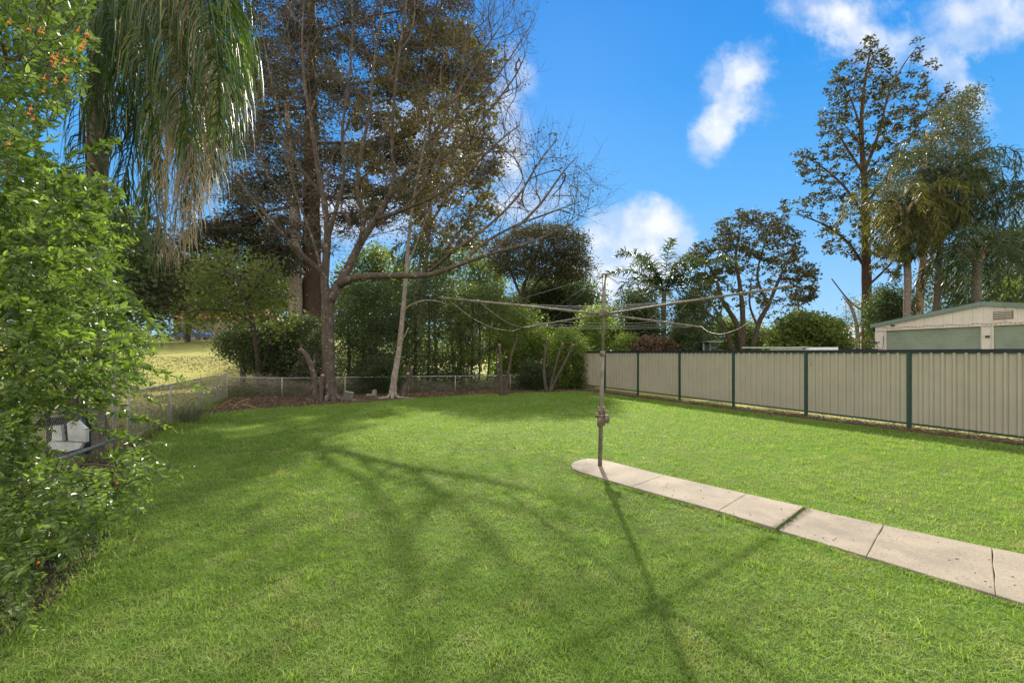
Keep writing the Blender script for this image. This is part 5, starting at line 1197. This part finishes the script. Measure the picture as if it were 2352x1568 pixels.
def sprig(start, d, L, ll, lw, bend=-.25, step=.026, z=None):
    """arching twig with opposite leaf pairs"""
    N = len(start); S = 7; d = norm(d); L = np.broadcast_to(L, (N,)); pts = [start]; cur = start; dd = d
    for k in range(S - 1):
        dd = norm(dd + np.array([0, 0, bend / (S - 1) * 2]) * np.ones((N, 1)) + r4.normal(size=(N, 3)) * .07); cur = cur + dd * (L / (S - 1))[:, None]; pts.append(cur)
    Pn = np.stack(pts, 1); tubes(trm, Pn, np.tile(np.linspace(.0032, .0012, S), (N, 1)), 3, tone=.8, cap=False)
    m = int(np.max(L) / step); C = []; A = []; LL = []
    ii, kk = np.meshgrid(np.arange(N), np.arange(m), indexing='ij'); ii = ii.ravel(); kk = kk.ravel(); t = (kk + .5 + r4.random(len(kk)) * .3) / m
    f = t * (S - 1); i0 = np.minimum(f.astype(int), S - 2); fr_ = (f - i0)[:, None]; pos = Pn[ii, i0] * (1 - fr_) + Pn[ii, i0 + 1] * fr_; tg = norm(Pn[ii, i0 + 1] - Pn[ii, i0])
    rr = r4.normal(size=(N, 3)) * .45 + [0, 0, 1]; nn_ = norm(rr)[ii]; sdv = norm(np.cross(tg, nn_)); up = np.cross(sdv, tg)
    for s_ in (1, -1):
        a = norm(sdv * s_ + tg * .75 + up * r4.uniform(-.1, .5, (len(ii), 1)) + r4.normal(size=(len(ii), 3)) * .42)
        sz = np.interp(t, [0, .5, 1], [.9, 1, .55]) * r4.uniform(.4, 1.35, len(ii)); keep = r4.random(len(ii)) < .88
        leaves(lm, pos[keep], a[keep], (ll * sz)[keep], (lw * sz)[keep], hexa=True, rng=r4, nrm=(up + r4.normal(size=up.shape) * .9)[keep])
st = np.concatenate([shrubpts(3700, 2.5, 4.3, sil), shrubpts(900, 3.9, 5.0, [(-150, -140), (170, -140), (170, 160), (80, 280), (70, 330), (180, 430), (230, 520), (230, 700), (-150, 700)])])
out = st - (DB + [0, 0, 1.6]); out[:, 2] *= .35; d = norm(out) + r4.normal(size=out.shape) * .55 + [.25, -.1, .05]
keepm = st[:, 2] > .08; st, d = st[keepm], d[keepm]
up_ = st[:, 2] > 3.0
# stop sprigs that would poke far outside the outline
sprig(st[~up_] - norm(d[~up_]) * .12, d[~up_], r4.uniform(.16, .34, (~up_).sum()), .052, .027)
sprig(st[up_] - norm(d[up_]) * .12, d[up_], r4.uniform(.12, .26, up_.sum()), .042, .022)
# long arching shoots that stick out over the fence and lawn
sh_pts = [((330, 1075), (432, 1052), 3.3), ((300, 840), (475, 872), 3.5), ((230, 870), (390, 905), 3.4), ((300, 700), (400, 790), 3.3), ((250, 420), (300, 470), 3.2), ((300, 960), (418, 985), 3.4), ((250, 1000), (360, 1030), 3.3), ((240, 640), (330, 690), 3.2),
          ((230, 1120), (340, 1160), 3.2), ((120, 1260), (180, 1300), 3.1), ((280, 1040), (410, 1010), 3.5), ((20, 1300), (105, 1350), 2.95), ((0, 1330), (95, 1372), 2.9), ((220, 760), (350, 745), 3.3), ((200, 350), (290, 330), 3.2)]
s0 = np.array([P(a[0], a[1], y) for a, b, y in sh_pts]); s1 = np.array([P(b[0], b[1], y - .05) for a, b, y in sh_pts])
sprig(s0, s1 - s0 + [0, 0, .04], np.linalg.norm(s1 - s0, axis=1), .055, .029, bend=-.15)
sprig(s0 - (s1 - s0) * .5, s1 - s0 + [0, 0, .03], np.linalg.norm(s1 - s0, axis=1), .055, .029, bend=-.1)
# low ground-hugging leafy stems at the bottom left
trm.build('branches', M['bark_twig'], dt, True); lm.build('foliage', M['leaf_near'], dt)
bpos = [(90, 74), (98, 76), (179, 72), (198, 80), (204, 84), (194, 98), (185, 109), (192, 111), (120, 132), (128, 137), (118, 142), (123, 153), (151, 141), (144, 146), (172, 142), (127, 192), (102, 181), (150, 185), (100, 211), (66, 262), (76, 275), (70, 251), (20, 53), (66, 68), (20, 332), (119, 1245), (87, 1292), (269, 1109), (183, 118), (132, 131)]
for x, y in bpos:
    Yb = 2.42 + .12 * r4.random(); c = P(x, y, Yb if y < 900 else 2.75); r = .0062 + .002 * r4.random(); mb = MB()
    tube(mb, [c + [0, 0, r], c + [0, 0, r * .6], c, c - [0, 0, r * .6], c - [0, 0, r]], [r * .2, r * .8, r, r * .8, r * .2], 8); tube(mb, [c + [0, 0, r], c + [0, .01, .03 + r]], .0012, 3, tone=0.); mb.build('berry', M['berry'], dt, True)

# ------------------------------------------------------------------ hanging palm at upper left
r6 = np.random.default_rng(66)
PB = np.array([-6.95, 7.5, 0.0]); pt = thing('weeping_palm', 'old palm whose long glossy and straw-dry fronds hang like a curtain at upper left', 'palm tree', PB)
cr = np.array([-4.9, 5.6, 7.3])
mb = MB(); p, r = smooth_line(np.array([PB + [0, 0, -.1], [-6.75, 7.35, 2.0], [-6.2, 6.8, 4.5], [-5.4, 6.0, 6.4], cr]), [.17, .14, .13, .13, .13], 14); r = r * (1 + .04 * (np.arange(len(r)) % 2)); tubes(mb, p[None], r[None], 14); mb.build('trunk', M['bark_palm'], pt, True)
def hand(pts, nl, ll, lw, mat, name='frond', droop=3.6, plum=.5, S=5, un=.3, rr=.022):
    q = np.array([P(x, y, Y) for x, y, Y in pts]); q = np.vstack([cr, q]); f, _ = smooth_line(q, np.ones(len(q)), 6); mb = MB(); frondmesh(mb, f, r6, nl, ll, lw, droop, rr, start=.30, S=S, plumose=plum, uneven=un); mb.build(name, M[mat], pt)
hand([(330, -260, 5.2), (470, -140, 4.9), (525, 20, 4.7), (535, 190, 4.6), (530, 330, 4.6)], 148, 1.04, .017, 'leaf_palmnear', un=.35)
hand([(300, -280, 5.0), (420, -160, 4.6), (480, 0, 4.4), (500, 150, 4.3), (505, 290, 4.3)], 148, 0.99, .017, 'leaf_palmnear')
hand([(250, -240, 5.0), (340, -120, 4.6), (395, 30, 4.4), (420, 180, 4.3), (430, 330, 4.3)], 135, 0.94, .017, 'leaf_palmnear')
hand([(230, -200, 4.9), (290, -80, 4.6), (330, 60, 4.5), (345, 190, 4.4), (350, 300, 4.4)], 121, 0.88, .017, 'leaf_palmnear')
hand([(200, -180, 5.0), (240, -60, 4.8), (270, 60, 4.7), (285, 170, 4.7), (290, 240, 4.7)], 108, 0.83, .017, 'leaf_palmnear')
hand([(180, -200, 5.6), (190, -60, 5.4), (215, 60, 5.2), (225, 160, 5.1), (215, 250, 5.0)], 108, 0.83, .017, 'leaf_palmnear')
hand([(260, -200, 5.5), (340, -60, 5.4), (380, 120, 5.3), (370, 300, 5.2), (330, 470, 5.2)], 148, 0.83, .017, 'leaf_palmnear')
hand([(250, -180, 5.8), (300, -20, 5.8), (320, 200, 5.8), (290, 400, 5.7), (250, 560, 5.7)], 148, 0.88, .017, 'leaf_palm')
hand([(310, -180, 5.8), (400, -40, 5.8), (460, 150, 5.7), (450, 320, 5.6), (420, 480, 5.6)], 148, 0.88, .017, 'leaf_palm')
hand([(290, -200, 5.3), (400, -60, 5.2), (470, 100, 5.1), (490, 260, 5.1), (470, 400, 5.0)], 162, 0.94, .017, 'leaf_palmnear')
hand([(220, -180, 5.8), (250, 0, 5.8), (270, 160, 5.8), (260, 330, 5.8)], 121, 0.88, .017, 'leaf_palm')
hand([(340, -240, 5.6), (480, -100, 5.4), (530, 60, 5.3), (520, 240, 5.2), (490, 380, 5.2)], 162, 0.94, .017, 'leaf_palm')
hand([(230, -160, 6.3), (300, 60, 6.5), (340, 300, 6.6), (360, 470, 6.6), (360, 600, 6.6)], 148, 0.88, .017, 'leaf_palm')
hand([(280, -150, 6.3), (390, 40, 6.4), (480, 240, 6.5), (500, 420, 6.5)], 135, 0.83, .017, 'leaf_palm')
hand([(160, -180, 5.6), (130, -60, 5.5), (110, 60, 5.4), (95, 180, 5.3)], 94, 0.83, .017, 'leaf_palm')
hand([(260, -160, 6.0), (320, 60, 6.1), (400, 260, 6.2), (440, 420, 6.2), (450, 540, 6.2)], 121, 0.77, .017, 'leaf_palm')
hand([(200, -150, 6.0), (180, 60, 6.1), (190, 260, 6.1), (200, 420, 6.0), (190, 540, 6.0)], 121, 0.88, .017, 'leaf_palm')
hand([(290, -220, 5.0), (400, -90, 4.7), (440, 100, 4.6), (450, 330, 4.6), (430, 560, 4.6)], 160, .8, .010, 'leaf_dead', 'dead_frond', un=.4)
hand([(290, -210, 5.2), (390, -60, 4.9), (425, 160, 4.8), (415, 380, 4.8), (395, 590, 4.8)], 150, .70, .010, 'leaf_dead', 'dead_frond', un=.4)
hand([(300, -220, 5.0), (430, -80, 4.7), (480, 80, 4.5), (495, 280, 4.5), (475, 470, 4.5)], 150, .80, .009, 'leaf_dead', 'dead_frond', un=.4)
hand([(270, -220, 5.0), (370, -70, 4.8), (390, 120, 4.7), (385, 360, 4.7), (375, 590, 4.7)], 150, .75, .009, 'leaf_dead', 'dead_frond', un=.4)

# ------------------------------------------------------------------ other growth near the left fence
def simple_trunk(name, label, Y, line, mat, cat='tree'):
    b = P(line[0][0], line[0][1], Y); t = thing(name, label, cat, (b[0], b[1], float(terrain(b[0], b[1])))); pts = np.array([P(q[0], q[1], Y) for q in line]); pts[0][2] = float(terrain(b[0], b[1])) - .1
    mb = MB(); p, r = smooth_line(pts, [q[2] for q in line], 6); tubes(mb, p[None], r[None], 12); mb.build('trunk', mat, t, True); return t
tree('shady_tree', 'dark-trunked leafy tree just behind the near wire fence, mostly hidden by the shrub', 'tree', 9.6,
     [[(244, 1004, .13), (228, 950, .10), (214, 870, .09), (208, 790, .11), (204, 700, .10), (190, 600, .09), (170, 500, .08), (150, 380, .07)], [(205, 790, .09), (160, 700, .08, .3), (110, 600, .06, .8), (60, 500, .04, 1)], [(200, 700, .09), (240, 600, .07, .4), (290, 500, .05, .8)]],
     [[(60, 470), (200, 440), (290, 480), (330, 560), (320, 640), (280, 740), (200, 720), (100, 800), (40, 700)]], 170, 34, .26, (.10, .06), M['leaf_dark'], M['bark_dark'], 61, 1.6, .006, .7)
tree('shady_tree', 'stout dark leaning trunk further back behind the near wire fence', 'tree', 12.5,
     [[(165, 975, .20), (172, 900, .15), (182, 820, .14), (180, 720, .13), (160, 600, .13), (140, 480, .1)], [(180, 720, .12), (240, 640, .09, 1), (300, 560, .06, 1.5)]],
     [[(100, 520), (220, 500), (330, 520), (400, 620), (380, 720), (300, 700), (200, 700), (120, 720)]], 170, 34, .3, (.11, .07), M['leaf_brown'], M['bark_dark'], 62, 2, .006, .7, extra=twigs(1, .4, 1, .006))
# tall grass tussock at the left fence
def tussock(name, label, c, n, h, sp, mat, rng, wd=.009, cat='grass tussock', lean=1.0):
    mb = MB(); p = np.c_[c[0] + rng.normal(size=n) * sp, c[1] + rng.normal(size=n) * sp]; blades(mb, p, h * rng.uniform(.4, 1.15, n), wd, rng, lean, 5); tag(mb.build(name, mat), label, cat)
r5 = np.random.default_rng(50)
c = G(418, 972); tussock('grass_tussock', 'tall pale green grass tussock growing at the third wire fence post', c + [0, .1, 0], 260, .60, .22, M['leaf_gum'], r5)
c = G(372, 985); tussock('grass_tussock', 'smaller weedy tuft left of the tall tussock at the wire fence', c, 160, .3, .16, M['leaf_mid'], r5)
c = G(170, 1262); tussock('grass_tussock', 'isolated grass tuft at the lawn edge under the berry shrub', c, 60, .20, .04, M['grass'], r5, .008)
c = G(280, 1222); tussock('grass_tussock', 'soft grass tuft on the shaded lawn edge right of the berry shrub', c, 70, .15, .07, M['grass'], r5, .008)
c = G(1330, 893); tussock('grass_tussock', 'dry pale grass clump at the far end of the cream fence', c + [-.3, .6, 0], 260, .6, .3, M['drygrass'], r5, .012)
c = P(2150, 1000, 9.2); tussock('grass_tussock', 'small dry grey weed clump against the foot of the cream fence', np.array([fx_right(9.75) - .1, 9.75, 0]), 260, .13, .12, M['drygrass'], r5, .006)
# tangled dry brush behind/along the back fence
mb = MB(); N = 4200; u = r5.uniform(-.2, 15.5, N); o = r5.uniform(.15, 2.0, N); q = C0 + BD * u[:, None] + np.cross([0, 0, 1], BD) * o[:, None]; q[:, 2] = 0
hb_ = np.interp(u, [0, 1.5, 3, 5, 6.5, 8, 15.5], [.9, .75, .5, .75, .5, .45, .4]) * r5.random(N)
s = q + np.c_[np.zeros(N), np.zeros(N), hb_]; d = r5.normal(size=(N, 3)); d[:, 2] = d[:, 2] * .5; d = norm(d); L = r5.uniform(.25, .8, N)[:, None]
m_ = s + d * L * .5 + r5.normal(size=(N, 3)) * .05; e_ = s + d * L; e_[:, 2] = np.maximum(e_[:, 2], .02); m_[:, 2] = np.maximum(m_[:, 2], .02); tubes(mb, np.stack([s, m_, e_], 1), np.tile([.006, .005, .002], (N, 1)), 3, cap=False)
tag(mb.build('dry_brush', M['bark_thin']), 'tangle of dry grey-brown twigs heaped behind the low back wire fence', 'brush', kind='stuff')
mb = MB(); N = 5200; u = r5.uniform(-.6, 15.8, N); o = r5.uniform(.2, 3.2, N); q = C0 + BD * u[:, None] + np.cross([0, 0, 1], BD) * o[:, None]; q[:, 2] = 0
pp = np.c_[q[:, 0], q[:, 1], np.zeros(N)]; blades(mb, pp, r5.uniform(.15, .75, N), .014, r5, .7, 4)
foliage(mb, pp[::14] + [0, 0, .3], 26, .22, .08, .05, r5)
tag(mb.build('undergrowth', M['leaf_mid']), 'rough green undergrowth behind the back wire fence', 'undergrowth', kind='stuff')
mb = MB(); N = 2600; Yl = r5.uniform(4, 18, N); xl = fx_left(Yl) - r5.random(N) ** 2 * 1.2 - .05; blades(mb, np.c_[xl, Yl], r5.uniform(.06, .28, N), .010, r5, .9, 4)
Yl = r5.uniform(8.5, 17.5, 1800); blades(mb, np.c_[fx_left(Yl) + r5.random(1800) * .25, Yl], r5.uniform(.05, .22, 1800), .010, r5, .9, 4)
tag(mb.build('fence_weeds', M['leaf_mid']), 'thin weeds growing through the left chain wire fence', 'weeds', kind='stuff')
# snaky dead twigs around the pruned trunk
b = P(716, 850, 17.3); mb = MB()
for k in range(26):
    a = b + [r5.normal() * .1, r5.normal() * .1, r5.uniform(-.2, .4)]; az = r5.uniform(0, 6.28); f = arc(a, az, r5.uniform(.2, 1.2), r5.uniform(.7, 1.7), r5.uniform(.8, 2.2), 8); f[:, 2] = np.maximum(f[:, 2], .05); f += r5.normal(size=f.shape) * .02; tube(mb, f, np.linspace(.011, .004, len(f)), 4)
o_ = mb.build('dead_twigs', M['bark_twig'], None, True); tag(o_, 'arching dead twigs sprouting around the leaning pruned trunk', 'dead branches')
